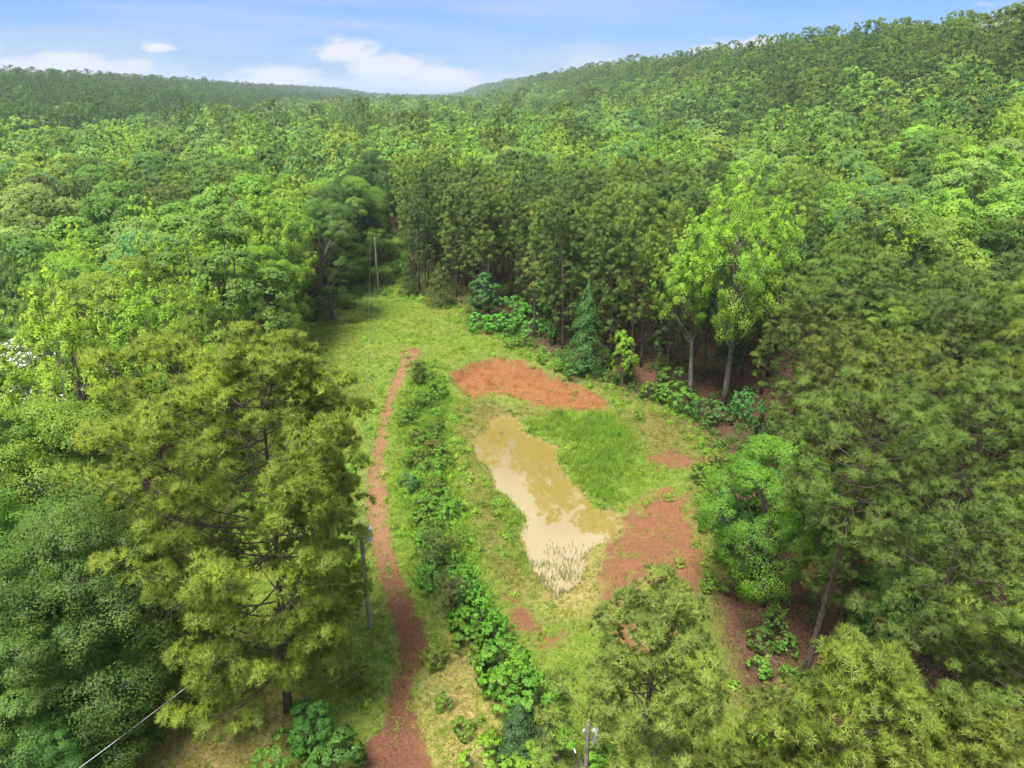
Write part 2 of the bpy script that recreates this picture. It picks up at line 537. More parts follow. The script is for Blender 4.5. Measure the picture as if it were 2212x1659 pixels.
# ------------------------------------------------------------------ mesh helpers
def mesh_np(name, V, FACES, mats, v=None, midx=None, smooth=False, attrs=None, nrm=None):
    """FACES: list of (m,k) int arrays"""
    me = bpy.data.meshes.new(name)
    V = np.asarray(V, np.float32)
    tot = np.concatenate([np.full(len(f), f.shape[1], np.int32) for f in FACES]) if FACES else np.zeros(0, np.int32)
    idx = np.concatenate([f.astype(np.int32).ravel() for f in FACES]) if FACES else np.zeros(0, np.int32)
    me.vertices.add(len(V))
    me.vertices.foreach_set('co', V.ravel())
    me.loops.add(len(idx))
    me.loops.foreach_set('vertex_index', idx)
    me.polygons.add(len(tot))
    st = np.concatenate([[0], np.cumsum(tot)[:-1]]).astype(np.int32) if len(tot) else tot
    me.polygons.foreach_set('loop_start', st)
    me.polygons.foreach_set('loop_total', tot)
    for m in mats:
        me.materials.append(m)
    if midx is not None:
        me.polygons.foreach_set('material_index', midx.astype(np.int32))
    if smooth and len(tot):
        me.polygons.foreach_set('use_smooth', np.ones(len(tot), bool))
    allattrs = dict(attrs or {})
    if v is not None:
        allattrs['v'] = v
    for k, a in allattrs.items():
        at = me.attributes.new(k, 'FLOAT', 'POINT')
        at.data.foreach_set('value', np.asarray(a, np.float32))
    if nrm is not None:
        at = me.attributes.new('nrm', 'FLOAT_VECTOR', 'POINT')
        at.data.foreach_set('vector', np.asarray(nrm, np.float32).ravel())
    me.update(calc_edges=True)
    return me


class Tubes:
    """collects tapered tubes (stems, limbs, wires) as one surface"""
    def __init__(self):
        self.V, self.Fq, self.n = [], [], 0

    def add(self, pts, rad, k=6, cap=True):
        pts = np.asarray(pts, float)
        rad = np.asarray(rad, float) * np.ones(len(pts))
        T = np.gradient(pts, axis=0)
        T /= np.linalg.norm(T, axis=1)[:, None] + 1e-9
        ref = np.array([0, 0, 1.0]) if abs(T[0, 2]) < 0.8 else np.array([1.0, 0, 0])
        a = np.cross(T, ref)
        a /= np.linalg.norm(a, axis=1)[:, None] + 1e-9
        b = np.cross(T, a)
        th = np.arange(k) * 2 * math.pi / k
        ring = pts[:, None] + rad[:, None, None] * (np.cos(th)[None, :, None] * a[:, None] + np.sin(th)[None, :, None] * b[:, None])
        base = self.n
        self.V.append(ring.reshape(-1, 3))
        m = len(pts)
        i, j = np.meshgrid(np.arange(m - 1), np.arange(k), indexing='ij')
        q = np.stack([i * k + j, i * k + (j + 1) % k, (i + 1) * k + (j + 1) % k, (i + 1) * k + j], -1).reshape(-1, 4) + base
        self.Fq.append(q)
        self.n += m * k
        if cap:
            self.V.append(pts[[0, -1]])
            c0, c1 = self.n, self.n + 1
            self.n += 2
            jj = np.arange(k)
            e = base + (m - 1) * k
            self.Fq.append(np.stack([base + (jj + 1) % k, base + jj, np.full(k, c0), np.full(k, c0)], -1))
            self.Fq.append(np.stack([e + jj, e + (jj + 1) % k, np.full(k, c1), np.full(k, c1)], -1))

    def mesh(self, name, mat):
        V = np.concatenate(self.V)
        Q = np.concatenate(self.Fq)
        deg = Q[:, 2] == Q[:, 3]
        return mesh_np(name, V, [Q[~deg], Q[deg][:, :3]] if deg.any() else [Q], [mat], smooth=True)


def unit(a):
    return a / (np.linalg.norm(a, axis=-1, keepdims=True) + 1e-9)


def rnd_dirs(r, k):
    return unit(r.normal(size=(k, 3)))


def leaf_quads(P, Nn, size, r, aspect=0.55):
    k = len(P)
    a = unit(np.cross(Nn, rnd_dirs(r, k)))
    b = np.cross(Nn, a)
    s = np.asarray(size).reshape(-1, 1) * np.ones((k, 1))
    V = np.stack([P - a * s * 0.5, P + b * s * 0.5 * aspect - Nn * s * 0.12, P + a * s * 0.5, P - b * s * 0.5 * aspect - Nn * s * 0.12], 1).reshape(-1, 3)
    Fq = np.arange(4 * k).reshape(k, 4)
    return V, Fq


def bend(p0, p1, r, amt=0.12, k=5, sag=0.0):
    t = np.linspace(0, 1, k)[:, None]
    L = np.linalg.norm(np.asarray(p1) - p0)
    off = rnd_dirs(r, 1)[0] * L * amt
    off[2] = abs(off[2]) * 0.5
    return p0 * (1 - t) + np.asarray(p1) * t + (4 * t * (1 - t)) * off - np.array([0, 0, sag]) * (4 * t * (1 - t))


def hardwood(name, seed, H, R, cb=0.3, lobes=16, clumps=9, leaves=45, leaf=0.3, style='round', detail=2, flat_=0.75, white=0.0, lobe_r=0.36):
    """-> (trunk mesh, crown mesh)"""
    r = np.random.default_rng(seed)
    T = Tubes()
    zc, hz = H * (1 + cb) / 2, H * (1 - cb) / 2
    lean = r.normal(0, 0.02, 2) * H
    sides = 8 if detail == 2 else 5
    top = np.array([lean[0], lean[1], H * 0.8])
    tz = np.linspace(0, 1, 7)[:, None]
    tp = np.array([0, 0, -0.5]) * (1 - tz) + top * tz + np.concatenate([0.02 * H * np.sin(tz * 4 + seed), 0.02 * H * np.cos(tz * 3.1 + seed), 0 * tz], 1) * tz
    R0 = 0.0115 * H + 0.012 * R
    T.add(tp, R0 * (1.15 - 0.95 * tz[:, 0] ** 0.8), sides)
    LP, LS = [], []
    gold = 2.39996
    for i in range(lobes):
        f = (i + 0.5) / lobes
        if style == 'spire':
            zz = -0.75 + 1.7 * f
            az_ = i * gold + r.normal(0, 0.3)
            rr = R * math.sqrt(max(0.02, 1 - abs(zz) ** 1.7)) * r.uniform(0.45, 0.95) if i < lobes - 2 else R * 0.12
            c = np.array([rr * math.cos(az_), rr * math.sin(az_), zc + hz * zz * 0.82])
            s = np.array([0.20 * R, 0.20 * R, 0.15 * (H * (1 - cb))]) * r.uniform(0.85, 1.3)
        else:
            zz = 1 - 1.85 * f
            az_ = i * gold + r.normal(0, 0.35)
            rr = R * math.sqrt(max(0.0, 1 - zz * zz)) * r.uniform(0.45, 0.82)
            c = np.array([rr * math.cos(az_), rr * math.sin(az_), zc + hz * zz * 0.78 + r.normal(0, 0.07) * hz])
            s = np.array([1, 1, flat_]) * R * lobe_r * r.uniform(0.72, 1.25)
        c[:2] += lean * 0.7
        LP.append(c)
        LS.append(s)
    P_all, N_all, S_all, V_all, W_all = [], [], [], [], []
    for c, s in zip(LP, LS):
        lz = max(0.2, min(0.75, (c[2] / H) * 0.62))
        st = top * lz / 0.8 * 0.8 if False else np.array([np.interp(lz * H, tp[:, 2], tp[:, k_]) for k_ in range(3)])
        if detail >= 1:
            T.add(bend(st, c, r, 0.10, 6), np.linspace(R0 * 0.42, R0 * 0.08, 6), 5 if detail == 2 else 4, False)
        outw = unit(c - np.array([lean[0] * .7, lean[1] * .7, zc - 0.25 * hz]))
        if style == 'spire':
            axis = unit(outw * np.array([0.55, 0.55, 0.2]) + np.array([0, 0, 1.0]))
            tt = (np.arange(clumps) + r.random(clumps)) / clumps
            cc = c + axis * ((tt - 0.35) * s[2] * 2.2)[:, None] + r.normal(0, 0.62, (clumps, 3)) * (s[0] * (1.05 - tt))[:, None]
            shrink = 1.15 - 0.85 * tt
            ldir = np.repeat(unit(outw + 0.4 * axis)[None], clumps, 0)
        else:
            d = unit(rnd_dirs(r, clumps) + 0.75 * outw + np.array([0, 0, 0.25]))
            cc = c + d * s * r.uniform(0.72, 1.0, (clumps, 1))
            ldir = d
            shrink = np.ones(clumps)
        lobe_v = r.uniform(-0.12, 0.12)
        for q, shk, ld in zip(cc, shrink, ldir):
            k = max(3, int(leaves * shk * r.uniform(0.6, 1.4)))
            rc = s.mean() * r.uniform(0.30, 0.50) * (shk * 1.2 if style == 'spire' else 1.0)
            if style == 'spire':
                sh = np.array([0.85, 0.85, 1.35])
            else:
                sh = np.array([1.05, 1.05, 0.85])
            dd = unit(rnd_dirs(r, k) + np.array([0, 0, 0.30]) + 0.75 * ld)
            rad = r.uniform(0.35, 1.05, (k, 1)) ** 0.6
            P_all.append(q + dd * rad * rc * sh)
            N_all.append(unit(dd * 0.8 + np.array([0, 0, 0.25]) + (0.9 if detail == 2 else 0.6) * rnd_dirs(r, k)))
            W_all.append(unit(dd * 0.75 + ld * 0.5 + outw * 0.2 + np.array([0, 0, 0.12]) + (0.4 if detail == 2 else 0.22) * N_all[-1]))
            S_all.append(leaf * r.uniform(0.65, 1.35, k))
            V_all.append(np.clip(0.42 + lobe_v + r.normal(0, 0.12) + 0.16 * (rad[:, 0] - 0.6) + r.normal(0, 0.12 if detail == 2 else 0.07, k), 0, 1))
            if detail == 2 and r.random() < 0.5:
                T.add(bend(c, q, r, 0.1, 4), np.linspace(R0 * 0.10, 0.012, 4), 3, False)
    P_, N_, S_, V_, W_ = map(np.concatenate, (P_all, N_all, S_all, V_all, W_all))
    if white:
        sel = (r.random(len(P_)) < white * np.clip(V_ * 2 - 0.4, 0, 1)) & (N_[:, 2] > 0.1)
        Vw, Fw = leaf_quads(P_[sel] + np.array([0, 0, 0.12]), unit(N_[sel] + np.array([0, 0, 1])), S_[sel] * 0.6, r, 0.9)
    Vv, Fq = leaf_quads(P_, N_, S_, r)
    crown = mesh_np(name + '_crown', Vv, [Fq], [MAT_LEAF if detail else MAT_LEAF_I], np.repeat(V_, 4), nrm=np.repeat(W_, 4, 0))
    extra = mesh_np(name + '_blossom', Vw, [Fw], [MAT_WHITE]) if white else None
    return (T.mesh(name + '_trunk', MAT_HBARK), crown, extra)


def needles(P, D, k, length, width, r, spread=1.0):
    """k needles radiating about direction D from each tuft centre P"""
    m = len(P)
    dd = unit(np.repeat(D, k, 0) * 0.75 + rnd_dirs(r, m * k) * spread)
    a = unit(np.cross(dd, rnd_dirs(r, m * k)))
    L = length * r.uniform(0.7, 1.2, (m * k, 1))
    base = np.repeat(P, k, 0) + dd * L * 0.08
    V = np.stack([base - a * width * 0.5, base + a * width * 0.5, base + dd * L], 1).reshape(-1, 3)
    return V, np.arange(m * k * 3).reshape(-1, 3)


def pine(name, seed, H, R, cb=0.45, nb=46, twigs=7, tuf=5, k=14, nl=0.24, nw=0.035, detail=2, shape='mature', gap=0.15, lop=None):
    r = np.random.default_rng(seed)
    T = Tubes()
    lean = r.normal(0, 0.028, 2) * H
    tz = np.linspace(0, 1, 9)
    cur = r.uniform(0, 6.28)
    tp = np.stack([lean[0] * tz ** 1.5 + 0.008 * H * np.sin(tz * 5 + cur), lean[1] * tz ** 1.5 + 0.008 * H * np.cos(tz * 4 + cur), -0.5 + (H * 0.985 + 0.5) * tz], 1)
    R0 = 0.0085 * H + 0.04
    T.add(tp, R0 * (1.12 - 1.04 * tz ** 1.1), 8 if detail == 2 else 5)
    ax = lambda z: np.array([np.interp(z, tp[:, 2], tp[:, q]) for q in range(3)])
    TP, TD, TV = [], [], []
    for i in range(nb):
        f = ((i + 0.5) / nb) ** 0.9
        z = H * (cb + (1 - cb) * f * 0.97)
        if r.random() < gap and f < 0.8:
            continue
        az_ = i * 2.39996 + r.normal(0, 0.45)
        if shape == 'mature':
            L = R * (0.35 + 0.65 * math.sin(math.pi * min(1, 0.22 + 0.62 * f))) * (1 - max(0, f - 0.72) ** 2 * 9.0)
            up = -0.10 + 0.75 * f
        else:
            L = R * (1.02 - 0.86 * f)
            up = 0.25 + 0.65 * f
        L = max(0.5, L * r.uniform(0.7, 1.15) * (1 - lop[1] * math.cos(az_ - lop[0]) if lop else 1))   # a lopsided crown leans to the light
        d0 = np.array([math.cos(az_), math.sin(az_), 0])
        p0 = ax(z)
        t = np.linspace(0, 1, 6)[:, None]
        br = p0 + d0 * L * t + np.array([0, 0, 1.0]) * L * (up * t * 0.7 + 0.28 * t ** 2.4 - (0.12 * np.sin(t * 3.1) if shape == 'mature' else 0))
        br += np.cross(d0, [0, 0, 1.0]) * r.normal(0, 0.08) * L * np.sin(t * 3)
        if detail >= 1:
            T.add(br, np.linspace(max(0.03, R0 * 0.30 * (1 - 0.6 * f)), 0.014, 6), 5 if detail == 2 else 3, False)
        bv = r.normal(0, 0.08)
        npad = max(1, int(round(twigs * (0.35 + 0.65 * L / R) * r.uniform(0.75, 1.2))))
        lat = np.cross(d0, [0, 0, 1.0])
        for q in range(npad):
            tt = 1.0 if q == 0 else r.uniform(0.26, 1.0)
            pb = np.array([np.interp(tt, t[:, 0], br[:, c]) for c in range(3)])
            side = lat * (r.choice([-1, 1]) * r.uniform(0.4, 1.0)) + d0 * r.uniform(0.1, 0.8)
            tl = (0.26 * L + 0.2) * (1.3 - 0.6 * tt) * r.uniform(0.5, 1.1) if q else 0.1
            pe = pb + unit(side) * tl + np.array([0, 0, 0.12 * tl])
            if detail == 2 and q:
                T.add(np.stack([pb, (pb + pe) / 2 + np.array([0, 0, -0.05]), pe]), [0.022, 0.016, 0.008], 3, False)
            pr_ = (0.34 + 0.055 * R) * r.uniform(0.7, 1.25) * (1 - 0.3 * max(0, f - 0.7))
            nt = max(3, int(tuf * r.uniform(0.7, 1.3)))
            dd = unit(rnd_dirs(r, nt) + np.array([0, 0, 0.7]) + 0.35 * d0)
            c = pe + dd * pr_ * r.uniform(0.55, 1.0, (nt, 1)) * np.array([1.1, 1.1, 0.62])
            TP.append(c)
            TD.append(unit(dd * 0.8 + np.array([0, 0, 0.55]) + r.normal(0, 0.2, (nt, 3))))
            TV.append(np.clip(0.45 + bv + r.normal(0, 0.09) + r.normal(0, 0.08, nt), 0, 1))
    c = ax(H * 0.97) + r.normal(0, 0.22, (tuf * 2, 3))
    TP.append(c)
    TD.append(unit(np.array([0, 0, 1.0]) + r.normal(0, 0.35, (tuf * 2, 3))))
    TV.append(np.full(tuf * 2, 0.6))
    P_, D_, V_ = map(np.concatenate, (TP, TD, TV))
    Vv, Ft = needles(P_, D_, k, nl, nw, r, 0.8)
    W_ = unit(np.repeat(D_, k * 3, 0) + 0.5 * np.repeat(unit(Vv.reshape(-1, 3, 3)[:, 2] - Vv.reshape(-1, 3, 3)[:, 0]), 3, 0))
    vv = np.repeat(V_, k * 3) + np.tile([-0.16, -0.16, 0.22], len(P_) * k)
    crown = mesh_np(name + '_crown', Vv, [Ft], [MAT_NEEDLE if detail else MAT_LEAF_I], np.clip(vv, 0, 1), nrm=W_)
    return (T.mesh(name + '_trunk', MAT_PBARK), crown, None)


def cedar(name, seed, H, R, n=5000, leaf=0.2, droop=0.3, detail=2):
    r = np.random.default_rng(seed)
    T = Tubes()
    T.add([[0, 0, -0.3], [0, 0, H * 0.5], [0.05, 0, H * 0.96]], [0.02 * H + 0.03, 0.012 * H, 0.01], 6)
    f = r.random(n) ** 0.75
    nb = 40
    bi = r.integers(0, nb, n)
    baz = np.arange(nb) * 2.39996
    bz = (np.arange(nb) + 0.5) / nb
    bl = r.uniform(0.75, 1.15, nb)
    f = bz[bi] + r.normal(0, 0.025, n)
    prof = R * np.clip(1 - f, 0.02, 1) ** 0.75 * np.clip(0.75 + 1.6 * f, 0, 1) * bl[bi]
    t = r.random(n) ** 0.5
    az_ = baz[bi] + r.normal(0, 0.24, n) / np.clip(t, 0.25, 1)
    rad = prof * t
    P_ = np.stack([rad * np.cos(az_), rad * np.sin(az_), H * (0.06 + 0.93 * f) + rad * 0.25 - droop * rad * t], 1) + r.normal(0, 0.05, (n, 3))
    out = np.stack([np.cos(az_), np.sin(az_), 0.6 + 0 * az_], 1)
    V_ = np.clip(0.5 + r.normal(0, 0.08, nb)[bi] + r.normal(0, 0.12, n), 0, 1)
    Vv, Fq = leaf_quads(P_, unit(out + 0.7 * rnd_dirs(r, n)), leaf * r.uniform(0.6, 1.3, n), r, 0.45)
    for q in range(0, nb, 2):
        d = np.array([math.cos(baz[q]), math.sin(baz[q]), 0.0])
        L = R * (1 - bz[q]) ** 0.75
        z = H * (0.06 + 0.93 * bz[q])
        T.add([[0, 0, z], d * L * 0.6 + [0, 0, z + 0.1 * L], d * L * 0.9 + [0, 0, z - 0.02 * L]], [0.03, 0.02, 0.008], 3, False)
    return (T.mesh(name + '_trunk', MAT_PBARK), mesh_np(name + '_crown', Vv, [Fq], [MAT_LEAF], np.repeat(V_, 4), nrm=np.repeat(unit(out + 0.5 * rnd_dirs(r, n)), 4, 0)), None)


def bare(name, seed, H, R, nb=16, depth=2, mat=None):
    r = np.random.default_rng(seed)
    T = Tubes()
    tz = np.linspace(0, 1, 6)[:, None]
    tp = np.array([0, 0, -0.4]) * (1 - tz) + np.array([0.03 * H, 0.02 * H, H * 0.9]) * tz
    R0 = 0.013 * H + 0.03
    T.add(tp, R0 * (1.1 - tz[:, 0] * 0.95), 7)
    for i in range(nb):
        f = 0.4 + 0.58 * i / nb
        p0 = tp[0] * (1 - f) + tp[-1] * f
        az_ = i * 2.4 + r.normal(0, 0.4)
        L = R * r.uniform(0.6, 1.1) * (1.2 - 0.6 * f)
        p1 = p0 + np.array([math.cos(az_) * L, math.sin(az_) * L, L * r.uniform(0.4, 1.2)])
        b = bend(p0, p1, r, 0.12, 5)
        T.add(b, np.linspace(R0 * 0.4, 0.02, 5), 4, False)
        for j in range(5):
            q0 = b[r.integers(2, 5)]
            q1 = q0 + unit(p1 - p0 + r.normal(0, 0.6, 3) * L) * L * r.uniform(0.25, 0.55)
            T.add(bend(q0, q1, r, 0.12, 4), np.linspace(0.03, 0.010, 4), 3, False)
    return (T.mesh(name + '_trunk', mat or MAT_DEAD), None, None)


# ------------------------------------------------------------------ the ground sheet and the pond
def axis_coords(lo, hi, a, b, fine, grow=1.16):
    c = list(np.arange(a, b + 1e-6, fine))
    s, x = fine, c[-1]
    while x < hi:
        s *= grow
        x += s
        c.append(x)
    s, x = fine, c[0]
    left = []
    while x > lo:
        s *= grow
        x -= s
        left.append(x)
    return np.array(left[::-1] + c)


gx = axis_coords(-9000, 9000, -34, 34, 0.5)
gy = axis_coords(-500, 12000, 20, 150, 0.5, 1.12)
XX, YY = np.meshgrid(gx, gy, indexing='xy')
PX = np.stack([XX.ravel(), YY.ravel()], 1)
ZZ = ground_z(PX[:, 0], PX[:, 1])
mk = masks(PX)
gul = mk['bank'] * (0.15 * nz2(PX * np.array([1.0, 0.25]), 3.0, 5) + 0.05 * nz2(PX, 5.0, 6))
bump_ = 0.05 * nz2(PX, 1.6, 7) + 0.03 * nz2(PX, 4.0, 8)
near_m = (np.abs(PX[:, 0]) < 40) & (PX[:, 1] < 160)
dpond = poly_sd(PX[near_m], POND)
ZZ[near_m] += np.where(dpond > 0.6, gul[near_m] + bump_[near_m], 0)
ZZ -= np.where(near_m, 0.10 * np.clip(0.5 - line_sd(PX, TRAIL, TRAIL_W) / 0.8, 0, 1), 0)
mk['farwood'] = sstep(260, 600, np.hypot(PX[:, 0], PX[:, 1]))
nx, ny = len(gx), len(gy)
i, j = np.meshgrid(np.arange(nx - 1), np.arange(ny - 1), indexing='xy')
q = np.stack([j * nx + i, j * nx + i + 1, (j + 1) * nx + i + 1, (j + 1) * nx + i], -1).reshape(-1, 4)
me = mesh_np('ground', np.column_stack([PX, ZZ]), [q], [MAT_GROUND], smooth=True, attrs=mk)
ground = bpy.data.objects.new('ground', me)
ROOT.objects.link(ground)
ground['kind'] = 'structure'
ground['label'] = 'grassy clearing with red clay patches, rutted trail and wooded slopes'

th = np.linspace(0, 1, 6, endpoint=False)
pts = []
for a, b in zip(POND, np.roll(POND, -1, 0)):
    for t in th:
        pts.append(a * (1 - t) + b * t)
pts = np.array(pts)
cen = pts.mean(0)
nrm2 = np.roll(pts, -1, 0) - np.roll(pts, 1, 0)
nrm2 = unit(np.column_stack([nrm2[:, 1], -nrm2[:, 0]]))
if ((pts + nrm2 - cen) ** 2).sum() < ((pts - cen) ** 2).sum():
    nrm2 = -nrm2
V = [np.append(p_ + q_ * 0.6, POND_Z) for p_, q_ in zip(pts, nrm2)]
me = bpy.data.meshes.new('pond_water')
me.from_pydata([tuple(v) for v in V], [], [tuple(range(len(V)))])
me.materials.append(MAT_WATER)
pond = bpy.data.objects.new('pond_water', me)
ROOT.objects.link(pond)
pond['kind'] = 'structure'
pond['label'] = 'muddy tan pond with still water in the clearing'

# ------------------------------------------------------------------ plant library (meshes shared by the copies)
LIB = {}
for k in range(3):
    LIB['hard_near', k] = hardwood('hardwood_tree', 100 + k, 19, 6.0, 0.15, 24, 22, 150, 0.16, 'round', 2, 0.85)
LIB['hickory', 0] = hardwood('hardwood_tree', 120, 21, 8.8, 0.2, 58, 15, 105, 0.21, 'round', 2, 0.75, 0.0, 0.24)
for k in range(2):
    LIB['spire_near', k] = hardwood('hardwood_tree', 130 + k, 20, 5.2, 0.25, 36, 12, 110, 0.19, 'spire', 2)
LIB['poplar', 0] = hardwood('hardwood_tree', 141, 26, 6.4, 0.32, 48, 14, 120, 0.165, 'spire', 2)
LIB['poplar', 1] = hardwood('hardwood_tree', 143, 24, 4.4, 0.40, 32, 14, 110, 0.165, 'spire', 2)
for k in range(4):
    LIB['hard_mid', k] = hardwood('hardwood_tree', 200 + k, 18, 5.6, 0.15, 17, 16, 48, 0.34, 'round', 1, 0.85)
for k in range(3):
    LIB['spire_mid', k] = hardwood('hardwood_tree', 230 + k, 19, 4.6, 0.2, 28, 9, 46, 0.33, 'spire', 1)
for k in range(5):
    LIB['hard_far', k] = hardwood('hardwood_tree', 300 + k, 18, 5.8, 0.15, 12, 10, 13, 0.74, 'round', 0, 0.85)
LIB['spire_far', 0] = hardwood('hardwood_tree', 330, 19, 4.6, 0.2, 16, 6, 13, 0.74, 'spire', 0)
LIB['flowering', 0] = hardwood('hardwood_tree', 150, 14, 4.6, 0.25, 18, 12, 90, 0.19, 'round', 2, 0.75, 0.5)
LIB['pine_hero', 0] = pine('pine_tree', 400, 23, 6.1, 0.12, 104, 8, 24, 28, 0.30, 0.034, 2, 'mature', 0.06, (-1.0, 0.26))
for k in range(4):
    LIB['pine_near', k] = pine('pine_tree', 410 + k, 23, 4.9, 0.34, 62, 5.6, 16, 26, 0.30, 0.036, 2, 'mature', 0.08)
LIB['pine_high', 0] = pine('pine_tree', 420, 23, 4.2, 0.58, 40, 5.6, 16, 26, 0.30, 0.036, 2, 'mature', 0.08)
for k in range(2):
    LIB['pine_young', k] = pine('pine_tree', 430 + k, 14, 4.6, 0.22, 62, 5, 17, 32, 0.29, 0.030, 2, 'young', 0.03)
for k in range(5):
    LIB['pine_mid', k] = pine('pine_tree', 440 + k, 24, (3.7, 4.1, 3.3, 3.9, 3.5)[k], (0.34, 0.22, 0.40, 0.28, 0.18)[k], (50, 58, 44, 54, 60)[k], 4, 10, 14, 0.40, 0.085, 1, 'mature', 0.1)
for k in range(3):
    LIB['pine_far', k] = pine('pine_tree', 460 + k, 22, 3.9, 0.34, 34, 3, 5, 7, 0.72, 0.24, 0)
for k in range(2):
    LIB['cedar', k] = cedar('cedar_tree', 500 + k, 7, 3.0, 6500, 0.22)
LIB['hemlock', 0] = cedar('evergreen_tree', 510, 13, 3.6, 9000, 0.30, 0.55)
for k in range(4):
    LIB['shrub', k] = hardwood('shrub', 600 + k, 2.2, 1.35, 0.05, 12, 7, 42, 0.15, 'round', 2, 0.8)
for k in range(2):
    LIB['sapling', k] = hardwood('sapling', 620 + k, 5.0, 1.5, 0.15, 18, 8, 48, 0.19, 'spire', 2)
for k in range(2):
    LIB['maple', k] = hardwood('hardwood_tree', 640 + k, 9, 2.7, 0.12, 26, 10, 85, 0.19, 'round', 2, 0.8)
LIB['pineling', 0] = pine('young_pine', 650, 3.4, 1.2, 0.08, 34, 3, 5, 14, 0.26, 0.028, 2, 'young', 0.0)
LIB['snag', 0] = bare('dead_tree', 700, 15, 3.6)
LIB['halfdead', 0] = hardwood('hardwood_tree', 710, 14, 3.0, 0.42, 9, 6, 55, 0.26, 'round', 2)
LIB['brown', 0] = hardwood('hardwood_tree', 720, 18, 4.6, 0.3, 18, 8, 20, 0.36, 'round', 1)

USED = {}


def link(o):
    ROOT.objects.link(o)
    return o


def plant(key, name, loc, scale=1.0, rot=None, col=(0.08, 0.14, 0.02), label=None, cat='tree', group=None, sz=None):
    tr, cr, ex = LIB[key]
    e = link(bpy.data.objects.new(name, None))
    e.empty_display_size = 0.5
    x, y = float(loc[0]), float(loc[1])
    e.location = (x, y, gz(x, y) - 0.02)
    e.rotation_euler = (rng.normal(0, 0.02), rng.normal(0, 0.02), rng.uniform(0, 6.28) if rot is None else rot)
    e.scale = (scale, scale, scale if sz is None else sz)
    for me_, nm in ((tr, 'trunk'), (cr, 'crown'), (ex, 'blossom')):
        if me_ is None:
            continue
        o = link(bpy.data.objects.new(nm, me_))
        o.parent = e
        o.color = (*col, 1)
    e['label'] = label
    e['category'] = cat
    if group:
        e['group'] = group
    return e


# ------------------------------------------------------------------ palette
LIME, BRIGHT, MIDG, DEEP = (0.175, 0.265, 0.026), (0.135, 0.225, 0.026), (0.105, 0.180, 0.028), (0.072, 0.130, 0.023)
OLIVEC, BLUEG, PALE = (0.130, 0.185, 0.024), (0.085, 0.16, 0.045), (0.15, 0.22, 0.05)
HARDCOLS = [('lime green', LIME), ('bright green', BRIGHT), ('mid green', MIDG), ('deep green', DEEP), ('olive green', OLIVEC), ('bluish green', BLUEG), ('pale green', PALE)]
PINECOLS = [('olive', (0.118, 0.188, 0.028)), ('dark green', (0.080, 0.142, 0.028)), ('yellowish', (0.160, 0.240, 0.030)), ('brownish', (0.118, 0.162, 0.028))]


def jit(c, a=0.10):
    k = 1 + rng.normal(0, a)
    return tuple(max(0.004, x * k * (1 + rng.normal(0, 0.05))) for x in c)


TREES = []          # (x, y, radius) of everything placed by hand


def hero(key, name, px, py, off, H0, H, col, label, cat='tree', group=None, rot=None, wide=1.0):
    p_ = surf(px, py, off)
    s = H / H0
    TREES.append((p_[0], p_[1], 0.30 * H * wide))
    return plant(key, name, p_, s * wide, rot, col, label, cat, group, sz=s)


